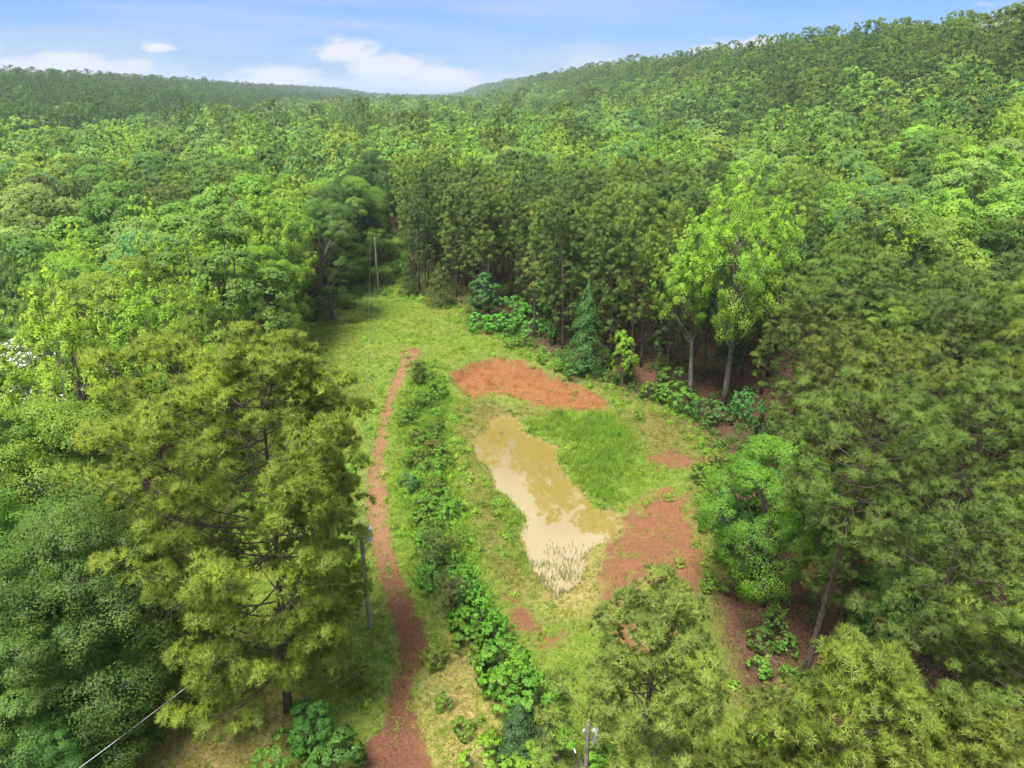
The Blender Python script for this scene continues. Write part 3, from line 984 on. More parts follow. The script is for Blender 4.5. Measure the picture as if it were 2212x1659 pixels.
HW, PT = 'hardwood tree', 'pine tree'
for key, px, py, off, H0, H, col, lab, cat, rot, wide in [
    (('pine_hero', 0), 628, 1540, 0, 23, 24.3, (0.192, 0.258, 0.024), 'huge broad yellow-green pine standing beside the red dirt trail', PT, 1.2, 1.0),
    (('hickory', 0), 275, 690, 16, 21, 21, OLIVEC, 'very wide olive-green hardwood behind the huge yellow-green pine', HW, 0.5, 1.0),
    (('hard_near', 0), 120, 985, 14, 19, 18, (0.125, 0.195, 0.024), 'rounded bright green hardwood at the left edge below the white-flowered tree', HW, 0.8, 1.0),
    (('hard_near', 1), 165, 1230, 12, 19, 16, (0.075, 0.125, 0.022), 'dark green hardwood crowding the left side of the huge pine', HW, 2.0, 1.05),
    (('hard_near', 2), 20, 1360, 10, 19, 14, (0.075, 0.13, 0.022), 'dense green hardwood cut off by the left edge, low in the photo', HW, 1.0, 1.1),
    (('hard_near', 0), 285, 1345, 6, 19, 9, (0.075, 0.14, 0.02), 'small dark hardwood at the grass edge beside the overhead wire', HW, 3.0, 1.0),
    (('hard_near', 1), 185, 1500, 5, 19, 9.5, (0.08, 0.135, 0.026), 'low dark green hardwood just above the overhead wire at bottom left', HW, 0.3, 1.3),
    (('hard_near', 2), 50, 1570, 5, 19, 10, (0.085, 0.15, 0.028), 'fresh green hardwood filling the bottom left corner', HW, 2.2, 1.3),
    (('hard_near', 0), 130, 1670, 3, 19, 7, (0.055, 0.13, 0.02), 'short leafy hardwood at the bottom edge under the overhead wire', HW, 5.2, 1.2),
    (('flowering', 0), 55, 840, 14, 14, 18, (0.16, 0.22, 0.07), 'hardwood dusted with white blossom at the left edge', HW, 1.0, 1.1),
    (('spire_near', 0), 440, 560, 17, 20, 20, LIME, 'tall lime green hardwood behind the wide olive-green hardwood', HW, 0.2, 1.15),
    (('hard_near', 1), 560, 620, 12, 19, 17, BRIGHT, 'bright green hardwood leaning over the left edge of the far grass', HW, 4.0, 1.05),
    (('spire_near', 1), 590, 500, 17, 20, 21, LIME, 'lime green hardwood with bare twigs in its top near the grass', HW, 1.0, 1.1),
    (('hard_near', 2), 700, 500, 14, 19, 19, DEEP, 'deep green hardwood overhanging the shaded left edge of the power line gap', HW, 1.0, 1.1),
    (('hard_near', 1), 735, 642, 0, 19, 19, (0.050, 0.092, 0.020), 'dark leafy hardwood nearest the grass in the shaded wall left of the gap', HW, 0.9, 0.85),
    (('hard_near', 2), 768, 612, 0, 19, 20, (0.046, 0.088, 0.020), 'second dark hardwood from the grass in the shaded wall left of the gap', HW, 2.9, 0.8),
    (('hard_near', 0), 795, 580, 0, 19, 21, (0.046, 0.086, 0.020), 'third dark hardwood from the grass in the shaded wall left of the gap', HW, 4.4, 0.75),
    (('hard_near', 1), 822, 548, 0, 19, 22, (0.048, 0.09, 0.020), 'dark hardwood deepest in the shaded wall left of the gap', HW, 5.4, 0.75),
    (('halfdead', 0), 648, 705, 0, 14, 14, (0.10, 0.165, 0.022), 'half-dead hardwood with a bare pale trunk at the grass edge', HW, 1.0, 1.0),
    (('hard_near', 0), 770, 440, 15, 19, 20, MIDG, 'green hardwood walling the left side of the power line gap', HW, 2.4, 0.95),
    (('poplar', 0), 1562, 884, 0, 26, 26.5, (0.19, 0.315, 0.028), 'brilliant lime tall hardwood towering over the pond, taller of the lime pair', HW, 1.9, 1.0),
    (('poplar', 1), 1492, 866, 0, 24, 22, (0.185, 0.31, 0.028), 'brilliant lime slender hardwood with long bare trunk, shorter of the lime pair', HW, 0.4, 1.15),
    (('maple', 0), 1612, 1225, 0, 9, 9.5, (0.095, 0.235, 0.040), 'fresh green round young hardwood on the right bank of the pond', HW, 0.4, 1.05),
    (('maple', 1), 1050, 690, 0, 9, 7.5, (0.06, 0.15, 0.04), 'round bluish green small hardwood at the back of the grass', HW, 1.4, 1.0),
    (('maple', 0), 1190, 690, 0, 9, 8.5, (0.06, 0.14, 0.025), 'small leafy hardwood in front of the pine stand behind the bank', HW, 3.4, 0.95),
    (('maple', 1), 1345, 835, 0, 9, 7.5, (0.17, 0.28, 0.025), 'thin lime small hardwood beside the dark pine trunks', HW, 2.4, 0.72),
    (('hemlock', 0), 1262, 805, 0, 13, 12.5, (0.06, 0.135, 0.03), 'feathery bluish-green tree with layered branches behind the red bank', 'evergreen tree', 1.0, 1.0),
    (('cedar', 0), 952, 662, 0, 7, 7.5, (0.075, 0.105, 0.018), 'dark rounded cedar at the back of the grass', 'cedar', 0.5, 1.1),
    (('cedar', 1), 885, 640, 0, 7, 7.0, (0.055, 0.085, 0.018), 'dark cedar at the mouth of the power line gap', 'cedar', 0.5, 0.9),
    (('pine_young', 0), 1395, 1310, 14.6, 14, 15, (0.19, 0.255, 0.042), 'young pine with bare lower trunk at the bottom edge, right of centre', PT, 0.3, 1.0),
    (('pine_young', 1), 1930, 1415, 14.6, 14, 15, (0.19, 0.25, 0.03), 'bushy bright green young pine near the bottom right corner', PT, 2.3, 1.0),
    (('pine_young', 0), 2120, 1560, 11, 14, 12, (0.165, 0.215, 0.028), 'young pine cut off by the bottom right corner', PT, 4.3, 1.0),
    (('pine_young', 1), 1690, 1600, 7.5, 14, 9, (0.15, 0.2, 0.028), 'short young pine at the bottom edge beside the brown litter', PT, 1.3, 0.95),
    (('pine_high', 0), 1738, 1480, 0, 23, 21, (0.13, 0.2, 0.028), 'pine with long leaning bare trunk above the brown leaf litter', PT, 0.6, 0.95),
    (('pine_high', 0), 1822, 1300, 0, 23, 20, (0.155, 0.2, 0.024), 'pine with bare grey trunk right of the pond, behind the leaning one', PT, 2.6, 0.95),
    (('pine_high', 0), 1735, 1130, 0, 23, 18, (0.145, 0.185, 0.024), 'shorter pine just behind the fresh green young hardwood', PT, 1.6, 0.9),
    (('pine_near', 3), 2030, 1400, 0, 23, 20, (0.125, 0.195, 0.028), 'full pine behind the bushy young pine at the right', PT, 3.6, 1.0),
    (('pine_near', 0), 2180, 1330, 0, 23, 23, (0.16, 0.205, 0.024), 'tall pine at the right edge, low in the photo', PT, 4.6, 1.0),
    (('maple', 0), 1885, 1440, 0, 9, 8, (0.085, 0.17, 0.025), 'low green hardwood under the pines, right of the leaning bare trunk', HW, 1.1, 1.1),
    (('maple', 1), 1960, 1330, 0, 9, 8.5, (0.07, 0.16, 0.022), 'dense green low hardwood under the pines below the grey trunk', HW, 2.1, 1.15),
    (('maple', 1), 1800, 1210, 0, 9, 7, (0.075, 0.155, 0.025), 'dark green low hardwood between the two bare grey pine trunks', HW, 3.1, 1.1),
    (('maple', 0), 2110, 1500, 0, 9, 7, (0.08, 0.165, 0.025), 'low green hardwood under the pines near the right edge', HW, 4.1, 1.15),
    (('pine_near', 1), 1700, 1165, 0, 23, 13.5, (0.12, 0.185, 0.028), 'low full pine directly behind the fresh green young hardwood', PT, 1.9, 0.95),
    (('pine_near', 2), 1800, 1415, 0, 23, 14.5, (0.13, 0.2, 0.028), 'mid-height pine just right of the leaning bare trunk', PT, 0.9, 0.95),
    (('brown', 0), 1968, 95, 15, 18, 17, (0.13, 0.058, 0.036), 'dead rust-brown tree high on the right hillside', 'dead tree', 1.6, 0.9),
    (('snag', 0), 22, 640, 12, 15, 15, (0.3, 0.26, 0.22), 'bare grey dead tree at the left edge', 'dead tree', 0.6, 1.0),
]:
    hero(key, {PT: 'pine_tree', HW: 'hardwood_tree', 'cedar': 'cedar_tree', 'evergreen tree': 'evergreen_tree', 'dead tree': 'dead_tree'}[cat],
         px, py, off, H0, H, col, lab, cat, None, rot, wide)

# ------------------------------------------------------------------ the woods
POLE_SPOTS = {'far': surf(818, 632), 'tank': np.array([-10.3, 41.0]), 'near': np.array([3.7, 25.6])}
STAND = G([(866, 648), (990, 660), (1110, 700), (1230, 790), (1340, 822), (1470, 862), (1620, 900), (1720, 760), (1750, 620), (1500, 595), (1100, 562), (862, 545)])
RIGHTP = G([(1530, 930), (1620, 890), (1720, 800), (1800, 790), (2300, 880), (2900, 1200), (2900, 2100), (1750, 2100), (1720, 1560), (1720, 1300), (1640, 1230), (1540, 1050)])


def hexgrid(x0, x1, y0, y1, d, jitter=0.33):
    ys = np.arange(y0, y1, d * 0.866)
    out = []
    for k_, y in enumerate(ys):
        xs = np.arange(x0 + (k_ % 2) * d / 2, x1, d)
        out.append(np.stack([xs, np.full(len(xs), y)], 1))
    P = np.concatenate(out)
    return P + rng.uniform(-jitter, jitter, P.shape) * d


def in_view(P, z, m=0.10):
    X, Y, D = project(P[:, 0], P[:, 1], z)
    return (D > 8) & (X > -m * 2212) & (X < (1 + m) * 2212) & (Y < 1659 * 1.12) & (Y > -400)


def spatial(P, f, seed):
    return nz2(P, f, seed)


cand = []
for (d, ra, rb) in ((4.3, 25, 190), (6.0, 25, 110), (7.0, 25, 260), (7.8, 260, 600), (9.2, 600, 1400), (11.5, 1400, 3300)):
    W = 0.9 * rb
    P = hexgrid(-W, W, 8, rb, d)
    rad = np.hypot(P[:, 0], P[:, 1])
    P = P[(rad >= ra) & (rad < rb)]
    s_ = CA * P[:, 0] + SA * P[:, 1]
    P = P[(s_ > -560) & (s_ < 330)]
    P = P[in_view(P, ground_z(P[:, 0], P[:, 1]) + 18)]
    if d == 4.3:
        P = P[poly_sd(P, STAND) < 0]
    elif d == 6.0:
        P = P[(poly_sd(P, RIGHTP) < 0) & (poly_sd(P, STAND) > 2.0)]
    elif rb == 260:
        P = P[(poly_sd(P, STAND) > 2.0) & ((poly_sd(P, RIGHTP) > 1.5) | (np.hypot(P[:, 0], P[:, 1]) > 110))]
    sc_ = {4.3: 1.0, 6.0: 1.0, 7.0: 1.0, 7.8: 1.06, 9.2: 1.12, 11.5: 1.02}[d]
    cand.append(np.column_stack([P, np.full(len(P), sc_), np.full(len(P), d)]))
cand = np.concatenate(cand)
PC = cand[:, :2]
sd_clear = np.where(np.hypot(PC[:, 0], PC[:, 1]) < 220, poly_sd(PC, CLEAR), 99)
keep = sd_clear > 2.2
TA = np.array(TREES)
for x, y, r_ in TA:
    keep &= np.hypot(PC[:, 0] - x, PC[:, 1] - y) > np.maximum(2.6, np.where(cand[:, 3] < 5, 2.2, 0.72 * r_))
for p_ in POLE_SPOTS.values():
    keep &= np.hypot(PC[:, 0] - p_[0], PC[:, 1] - p_[1]) > 3.0
OPENING = G([(1470, 860), (1640, 872), (1720, 960), (1660, 1060), (1560, 1100), (1500, 1060)])
keep &= poly_sd(PC, OPENING) > 0
# nothing taller than the view may stand between the camera and the clearing
rad = np.hypot(PC[:, 0], PC[:, 1])
keep &= ~((PC[:, 0] > -19) & (PC[:, 0] < 14) & (PC[:, 1] < 46))
keep &= ~((rad < 44) & (PC[:, 0] < 0))
keep &= ~((rad < 32))
cand, PC, rad = cand[keep], PC[keep], rad[keep]
S_ = CA * PC[:, 0] + SA * PC[:, 1]
GZ = ground_z(PC[:, 0], PC[:, 1])
stand = poly_sd(PC, STAND) < 0
rightp = poly_sd(PC, RIGHTP) < 0
n1, n2, n3 = spatial(PC, 0.045, 31), spatial(PC, 0.11, 32), spatial(PC, 0.02, 33)
ppine = 0.07 + 0.45 * sstep(0.3, 0.6, n1)
ppine = np.where(S_ > 125, 0.16 + 0.5 * sstep(0.0, 0.5, n1), ppine)
ppine = np.where(S_ > 168, 0.70 + 0.25 * sstep(-0.2, 0.5, n1), ppine)
ppine = np.where(S_ < -185, 0.88, ppine)
ppine = np.where(rightp, np.where(rad < 76, 1.0, np.where(rad < 90, 0.8, 0.6)), ppine)
ppine = np.where(np.hypot(PC[:, 0] + 68, PC[:, 1] - 136) < 17, 0.85, ppine)
ppine = np.where(stand, 1.0, ppine)
is_pine = rng.random(len(PC)) < ppine
X_, Y_, D_ = project(PC[:, 0], PC[:, 1], GZ + 15)

# the 290 largest of each kind in view become trees of their own; the rest is far forest
own = np.zeros(len(PC), bool)
marg = 5.0 * F / np.maximum(D_, 10)
onscreen = (X_ > -marg) & (X_ < 2212 + marg) & (Y_ < 1659 + 3 * marg) & (Y_ > -80)
for kind in (True, False):
    idx = np.where((is_pine == kind) & onscreen)[0]
    own[idx[np.argsort(D_[idx])][:270]] = True

used_labels = set()
ONES = 'zero one two three four five six seven eight nine ten eleven twelve thirteen fourteen fifteen sixteen seventeen eighteen nineteen'.split()
TENS = 'twenty thirty forty fifty sixty seventy eighty ninety'.split()


def say(k):
    k = int(min(99, max(0, round(k))))
    return ONES[k] if k < 20 else TENS[k // 10 - 2] + ('-' + ONES[k % 10] if k % 10 else '')


far_rows = []


def zone(k):
    if stand[k]:
        return 'in the stand behind the bank'
    if rightp[k]:
        return 'right of the pond'
    if S_[k] > 70:
        return 'on the right hillside'
    if X_[k] < 860:
        return 'in the left woods'
    return 'beyond the clearing'


for k in range(len(PC)):
    if not onscreen[k] and D_[k] < 170:
        continue
    sc_ = cand[k, 2]
    if is_pine[k]:
        w = rng.choice(4, p=(0.42, 0.30, 0.12, 0.16)) if not rightp[k] else rng.choice(4, p=(0.45, 0.10, 0.40, 0.05))
        cn, c = PINECOLS[w]
        if stand[k]:
            cn, c = PINECOLS[(0, 0, 1, 2)[rng.integers(0, 4)]]
            c = tuple(1.1 * q for q in c)
        if rad[k] > 260 and S_[k] < -160:
            cn, c = PINECOLS[1]
        H = (rng.uniform(16.0, 23.0) if stand[k] else rng.uniform(16, 23))
    else:
        q_ = n2[k] + 0.5 * n3[k] + rng.normal(0, 0.22)
        w = 0 if q_ > 0.42 else 1 if q_ > 0.18 else 2 if q_ > -0.12 else 4 if q_ > -0.30 else 3
        if rng.random() < 0.16:
            w = 5 + int(rng.integers(0, 2))
        if rightp[k]:
            w = (2, 2, 3, 5)[rng.integers(0, 4)]
        cn, c = HARDCOLS[w]
        H = rng.uniform(13.5, 22) * (0.95 + 0.15 * rng.random())
        if rightp[k]:
            H *= 0.8
    spire = (not is_pine[k]) and (not rightp[k]) and (not stand[k]) and (w == 0 or rng.random() < 0.15)
    if own[k]:
        near = D_[k] < 78
        if is_pine[k]:
            key = ('pine_near', int(rng.integers(0, 4))) if near else ('pine_mid', int(rng.integers(0, 5)))
            H0 = 23 if near else 24
            wd = rng.uniform(0.78, 1.12) if not stand[k] else rng.uniform(0.72, 0.95)
        elif spire:
            key = ('spire_near', int(rng.integers(0, 2))) if near else ('spire_mid', int(rng.integers(0, 3)))
            H0, wd = (20 if near else 19), rng.uniform(0.8, 1.1)
        else:
            key = ('hard_near', int(rng.integers(0, 3))) if near else ('hard_mid', int(rng.integers(0, 4)))
            H0, wd = (19 if near else 18), rng.uniform(0.85, 1.32)
        px_, py_, _ = project(PC[k, 0], PC[k, 1], GZ[k] + H * 0.85)
        ax_, dn_ = int(round(px_ / 22.12)), int(round(py_ / 16.59))
        ax_, dn_ = min(100, max(0, ax_)), min(100, max(0, dn_))
        nm = 'pine' if is_pine[k] else ('spiry hardwood' if spire else 'rounded hardwood')
        lab = f'{cn} {nm} {zone(k)}, {say(ax_)} percent across, {say(dn_)} down'
        if lab in used_labels:
            continue
        used_labels.add(lab)
        s = H / H0
        plant(key, 'pine_tree' if is_pine[k] else 'hardwood_tree', PC[k], s * wd, None, jit(c), lab, PT if is_pine[k] else HW,
              'pines of the woods' if is_pine[k] else 'hardwoods of the woods', sz=s)
    else:
        far_rows.append((PC[k, 0], PC[k, 1], GZ[k] - 0.3, H / 20 * sc_ * rng.uniform(0.78, 1.2), int(rng.integers(0, 3)) if is_pine[k] else (8 if spire else 3 + int(rng.integers(0, 5))), *jit(c), is_pine[k]))


def gn_scatter(name, rows, meshes, label, tilt=0.03):
    """rows: x, y, z, scale, index, r, g, b -> one object whose points carry copies of MESHES"""
    rows = np.asarray(rows, float)
    col_ = bpy.data.collections.new(name + '_source')
    for i_, ms in enumerate(meshes):
        parts = [m_ for m_ in ms if m_]
        if len(parts) == 1:
            me_ = parts[0]
        else:
            import bmesh
            bm = bmesh.new()
            mats = []
            for m_ in parts:
                s0 = len(bm.faces)
                bm.from_mesh(m_)
                bm.faces.ensure_lookup_table()
                for f_ in bm.faces[s0:]:
                    f_.material_index = len(mats)
                mats.append(m_.materials[0])
            me_ = bpy.data.meshes.new(f'{name}_{i_:02d}')
            bm.to_mesh(me_)
            bm.free()
            for m_ in mats:
                me_.materials.append(m_)
        o = bpy.data.objects.new(f'{name}_{i_:02d}', me_)
        col_.objects.link(o)
    me_ = bpy.data.meshes.new(name)
    nn = len(rows)
    me_.vertices.add(nn)
    me_.vertices.foreach_set('co', rows[:, :3].astype(np.float32).ravel())
    a = me_.attributes.new('rot', 'FLOAT_VECTOR', 'POINT')
    rv = np.column_stack([rng.normal(0, tilt, nn), rng.normal(0, tilt, nn), rng.uniform(0, 6.28, nn)])
    a.data.foreach_set('vector', rv.astype(np.float32).ravel())
    a = me_.attributes.new('scl', 'FLOAT', 'POINT')
    a.data.foreach_set('value', rows[:, 3].astype(np.float32))
    a = me_.attributes.new('idx', 'INT', 'POINT')
    a.data.foreach_set('value', rows[:, 4].astype(np.int32))
    a = me_.attributes.new('tcol', 'FLOAT_COLOR', 'POINT')
    a.data.foreach_set('color', np.column_stack([rows[:, 5:8], np.ones(nn)]).astype(np.float32).ravel())
    o = link(bpy.data.objects.new(name, me_))
    ng = bpy.data.node_groups.new(name, 'GeometryNodeTree')
    ng.interface.new_socket('Geometry', in_out='INPUT', socket_type='NodeSocketGeometry')
    ng.interface.new_socket('Geometry', in_out='OUTPUT', socket_type='NodeSocketGeometry')
    nd, lk = ng.nodes, ng.links
    gi, go = nd.new('NodeGroupInput'), nd.new('NodeGroupOutput')
    iop = nd.new('GeometryNodeInstanceOnPoints')
    ci = nd.new('GeometryNodeCollectionInfo')
    ci.inputs['Collection'].default_value = col_
    ci.inputs['Separate Children'].default_value = True
    ci.inputs['Reset Children'].default_value = True

    def named(nm, ty):
        q_ = nd.new('GeometryNodeInputNamedAttribute')
        q_.data_type = ty
        q_.inputs['Name'].default_value = nm
        return q_.outputs[0]
    lk.new(gi.outputs[0], iop.inputs['Points'])
    lk.new(ci.outputs[0], iop.inputs['Instance'])
    iop.inputs['Pick Instance'].default_value = True
    lk.new(named('idx', 'INT'), iop.inputs['Instance Index'])
    lk.new(named('rot', 'FLOAT_VECTOR'), iop.inputs['Rotation'])
    lk.new(named('scl', 'FLOAT'), iop.inputs['Scale'])
    lk.new(iop.outputs[0], go.inputs[0])
    md = o.modifiers.new('scatter', 'NODES')
    md.node_group = ng
    o['kind'] = 'stuff'
    o['label'] = label
    return o


fr = np.array([r_[:8] for r_ in far_rows])
fp = np.array([r_[8] for r_ in far_rows], bool)
gn_scatter('far_pine_forest', fr[fp], [LIB['pine_far', k] for k in range(3)], 'dark far pine woods covering the ridges')
fh = fr[~fp].copy()
fh[:, 4] -= 3
gn_scatter('far_hardwood_forest', fh, [LIB['hard_far', k] for k in range(5)] + [LIB['spire_far', 0]], 'green far hardwood canopy filling the valley')

# ------------------------------------------------------------------ shrubs and saplings (px, py of the foot, height, kind, colour, what it stands by)
SH = (0.07, 0.165, 0.018)
SHRUBS = [
    (905, 830, 2.8, 'pineling', (0.06, 0.10, 0.02), 'between trail and pond'), (925, 880, 1.6, 'shrub', SH, 'between trail and pond'),
    (890, 905, 1.4, 'shrub', (0.07, 0.13, 0.02), 'between trail and pond'), (945, 935, 1.7, 'shrub', (0.06, 0.12, 0.02), 'between trail and pond'),
    (905, 960, 1.8, 'shrub', (0.075, 0.11, 0.02), 'between trail and pond'), (940, 985, 1.7, 'shrub', (0.085, 0.115, 0.022), 'between trail and pond'),
    (900, 1010, 1.8, 'shrub', (0.07, 0.105, 0.02), 'between trail and pond'), (965, 1010, 1.3, 'shrub', (0.09, 0.16, 0.02), 'between trail and pond'),
    (885, 1060, 1.6, 'shrub', (0.045, 0.115, 0.045), 'between trail and pond'), (940, 1060, 1.5, 'shrub', (0.08, 0.12, 0.02), 'between trail and pond'),
    (930, 1120, 1.6, 'shrub', (0.085, 0.19, 0.02), 'between trail and pond'), (965, 1130, 1.8, 'shrub', (0.09, 0.20, 0.02), 'between trail and pond'),
    (985, 1110, 1.4, 'shrub', (0.08, 0.18, 0.02), 'between trail and pond'), (925, 1175, 1.5, 'shrub', (0.06, 0.12, 0.02), 'between trail and pond'),
    (940, 1240, 3.6, 'pineling', (0.085, 0.13, 0.025), 'between trail and pond'), (975, 1210, 2.0, 'pineling', (0.085, 0.13, 0.022), 'between trail and pond'),
    (1000, 1180, 1.2, 'shrub', (0.08, 0.15, 0.02), 'between trail and pond'), (925, 1290, 3.0, 'sapling', (0.08, 0.20, 0.03), 'between trail and pond'),
    (975, 1340, 3.4, 'pineling', (0.07, 0.115, 0.025), 'between trail and pond'), (1010, 1330, 4.2, 'sapling', (0.085, 0.22, 0.025), 'between trail and pond'),
    (1040, 1390, 4.4, 'sapling', (0.09, 0.23, 0.025), 'between trail and pond'), (1065, 1420, 3.6, 'sapling', (0.08, 0.21, 0.022), 'between trail and pond'),
    (1020, 1375, 2.2, 'shrub', (0.075, 0.19, 0.02), 'between trail and pond'), (1085, 1470, 2.8, 'shrub', (0.075, 0.19, 0.02), 'between trail and pond'),
    (1060, 1460, 2.0, 'shrub', (0.06, 0.13, 0.02), 'between trail and pond'), (1125, 1510, 3.4, 'sapling', (0.10, 0.22, 0.02), 'by the foreground young pine'),
    (1100, 1520, 2.4, 'shrub', (0.085, 0.2, 0.02), 'by the foreground young pine'), (1150, 1560, 3.0, 'shrub', (0.07, 0.17, 0.02), 'by the foreground young pine'),
    (1120, 1640, 4.2, 'cedar', (0.04, 0.085, 0.04), 'by the foreground young pine'), (1180, 1650, 3.4, 'cedar', (0.045, 0.09, 0.035), 'by the foreground young pine'),
    (1050, 1680, 2.2, 'shrub', (0.12, 0.22, 0.02), 'at the bottom edge'), (1150, 1700, 2.6, 'shrub', (0.10, 0.19, 0.02), 'at the bottom edge'),
    (1250, 1690, 2.8, 'shrub', (0.11, 0.24, 0.02), 'at the bottom edge'), (1330, 1700, 2.4, 'shrub', (0.10, 0.23, 0.02), 'at the bottom edge'),
    (680, 1650, 4.6, 'maplet', (0.042, 0.115, 0.02), 'below the huge pine'), (730, 1690, 3.0, 'shrub', (0.045, 0.12, 0.02), 'below the huge pine'),
    (610, 1680, 2.6, 'shrub', (0.06, 0.15, 0.02), 'below the huge pine'), (770, 1480, 1.6, 'shrub', (0.09, 0.15, 0.02), 'below the huge pine'),
    (700, 1420, 1.5, 'shrub', (0.08, 0.19, 0.02), 'below the huge pine'), (560, 1420, 1.4, 'shrub', (0.07, 0.17, 0.02), 'below the huge pine'),
    (520, 1480, 1.3, 'shrub', (0.07, 0.16, 0.02), 'below the huge pine'), (430, 1480, 1.8, 'shrub', (0.05, 0.12, 0.02), 'beside the overhead wire'),
    (470, 1430, 1.6, 'shrub', (0.06, 0.14, 0.02), 'beside the overhead wire'), (340, 1600, 1.0, 'shrub', (0.05, 0.14, 0.02), 'beside the overhead wire'),
    (700, 1340, 1.6, 'shrub', (0.09, 0.21, 0.02), 'below the huge pine'), (760, 1190, 1.8, 'shrub', (0.095, 0.2, 0.02), 'left of the trail'),
    (745, 1120, 1.7, 'shrub', (0.09, 0.19, 0.02), 'left of the trail'), (770, 1240, 1.8, 'shrub', (0.095, 0.21, 0.02), 'left of the trail'),
    (755, 1040, 1.5, 'shrub', (0.09, 0.18, 0.02), 'left of the trail'), (940, 1440, 1.6, 'shrub', (0.085, 0.18, 0.02), 'right of the lower trail'),
    (960, 1530, 1.0, 'shrub', (0.08, 0.18, 0.02), 'right of the lower trail'), (1000, 1590, 1.2, 'shrub', (0.08, 0.17, 0.02), 'right of the lower trail'),
    (1030, 715, 2.6, 'shrub', (0.07, 0.19, 0.03), 'at the back edge of the grass'), (1070, 720, 2.8, 'shrub', (0.07, 0.2, 0.028), 'at the back edge of the grass'),
    (1105, 722, 2.8, 'shrub', (0.06, 0.17, 0.025), 'at the back edge of the grass'), (1130, 705, 3.4, 'shrub', (0.065, 0.18, 0.025), 'at the back edge of the grass'),
    (1150, 730, 2.6, 'shrub', (0.07, 0.19, 0.028), 'at the back edge of the grass'), (1100, 690, 3.6, 'shrub', (0.06, 0.16, 0.03), 'at the back edge of the grass'),
    (1160, 690, 4.0, 'shrub', (0.065, 0.17, 0.03), 'at the back edge of the grass'), (1115, 650, 4.6, 'sapling', (0.06, 0.15, 0.03), 'at the back edge of the grass'),
    (1190, 745, 3.8, 'sapling', (0.06, 0.15, 0.03), 'behind the red bank'), (1105, 752, 1.6, 'shrub', (0.075, 0.17, 0.02), 'behind the red bank'),
    (1135, 748, 1.7, 'shrub', (0.075, 0.17, 0.02), 'behind the red bank'), (1170, 785, 1.4, 'shrub', (0.10, 0.2, 0.02), 'behind the red bank'),
    (1205, 800, 1.5, 'shrub', (0.09, 0.2, 0.02), 'behind the red bank'), (1240, 815, 2.0, 'shrub', (0.06, 0.15, 0.02), 'behind the red bank'),
    (1300, 790, 2.4, 'shrub', (0.05, 0.12, 0.02), 'behind the red bank'), (1400, 860, 2.0, 'shrub', (0.075, 0.15, 0.02), 'under the lime pair'),
    (1440, 870, 2.6, 'shrub', (0.085, 0.2, 0.025), 'under the lime pair'), (1475, 890, 2.8, 'shrub', (0.08, 0.19, 0.025), 'under the lime pair'),
    (1510, 905, 2.4, 'shrub', (0.06, 0.15, 0.025), 'under the lime pair'), (1545, 915, 2.6, 'shrub', (0.055, 0.14, 0.03), 'under the lime pair'),
    (1450, 845, 3.0, 'shrub', (0.06, 0.15, 0.02), 'under the lime pair'), (1600, 920, 4.5, 'sapling', (0.06, 0.18, 0.04), 'under the lime pair'),
    (1640, 960, 5.0, 'sapling', (0.055, 0.17, 0.035), 'under the lime pair'), (1515, 1045, 2.0, 'shrub', (0.09, 0.17, 0.02), 'on the right pond bank'),
    (1530, 1090, 2.2, 'shrub', (0.085, 0.16, 0.02), 'on the right pond bank'), (1545, 1010, 1.8, 'shrub', (0.09, 0.15, 0.02), 'on the right pond bank'),
    (1540, 1150, 2.0, 'shrub', (0.085, 0.19, 0.022), 'on the right pond bank'), (1530, 1275, 1.3, 'shrub', (0.09, 0.17, 0.02), 'beside the brown leaf litter'),
    (1585, 1285, 1.3, 'shrub', (0.085, 0.17, 0.02), 'beside the brown leaf litter'), (1665, 1370, 2.6, 'sapling', (0.085, 0.21, 0.03), 'beside the brown leaf litter'),
    (1640, 1400, 1.4, 'shrub', (0.06, 0.14, 0.02), 'beside the brown leaf litter'), (1695, 1410, 1.4, 'shrub', (0.08, 0.19, 0.02), 'beside the brown leaf litter'),
    (1640, 1460, 1.2, 'shrub', (0.08, 0.19, 0.025), 'beside the brown leaf litter'), (1700, 1470, 1.0, 'shrub', (0.08, 0.19, 0.025), 'beside the brown leaf litter'),
    (1660, 1530, 1.6, 'shrub', (0.085, 0.15, 0.02), 'beside the brown leaf litter'), (745, 640, 2.4, 'shrub', (0.06, 0.15, 0.02), 'left of the far grass'),
    (720, 655, 2.6, 'shrub', (0.055, 0.14, 0.025), 'left of the far grass'), (690, 675, 3.0, 'shrub', (0.055, 0.14, 0.03), 'left of the far grass'),
    (670, 690, 3.2, 'shrub', (0.05, 0.13, 0.03), 'left of the far grass'), (760, 668, 1.2, 'shrub', (0.045, 0.10, 0.02), 'beside the dark stump'),
    (840, 615, 1.8, 'shrub', (0.06, 0.18, 0.03), 'by the far utility pole'), (860, 590, 2.4, 'shrub', (0.06, 0.17, 0.03), 'by the far utility pole'),
    (835, 640, 1.4, 'shrub', (0.07, 0.19, 0.02), 'by the far utility pole'), (795, 632, 1.5, 'shrub', (0.075, 0.18, 0.02), 'by the far utility pole'),
    (775, 640, 1.5, 'shrub', (0.07, 0.17, 0.02), 'by the far utility pole'), (850, 560, 2.2, 'shrub', (0.07, 0.17, 0.02), 'by the far utility pole'),
    (1380, 905, 1.0, 'shrub', (0.085, 0.19, 0.02), 'in the grass right of the pond'), (1330, 945, 0.9, 'shrub', (0.08, 0.2, 0.025), 'in the grass right of the pond'),
]
r5 = np.random.default_rng(5)
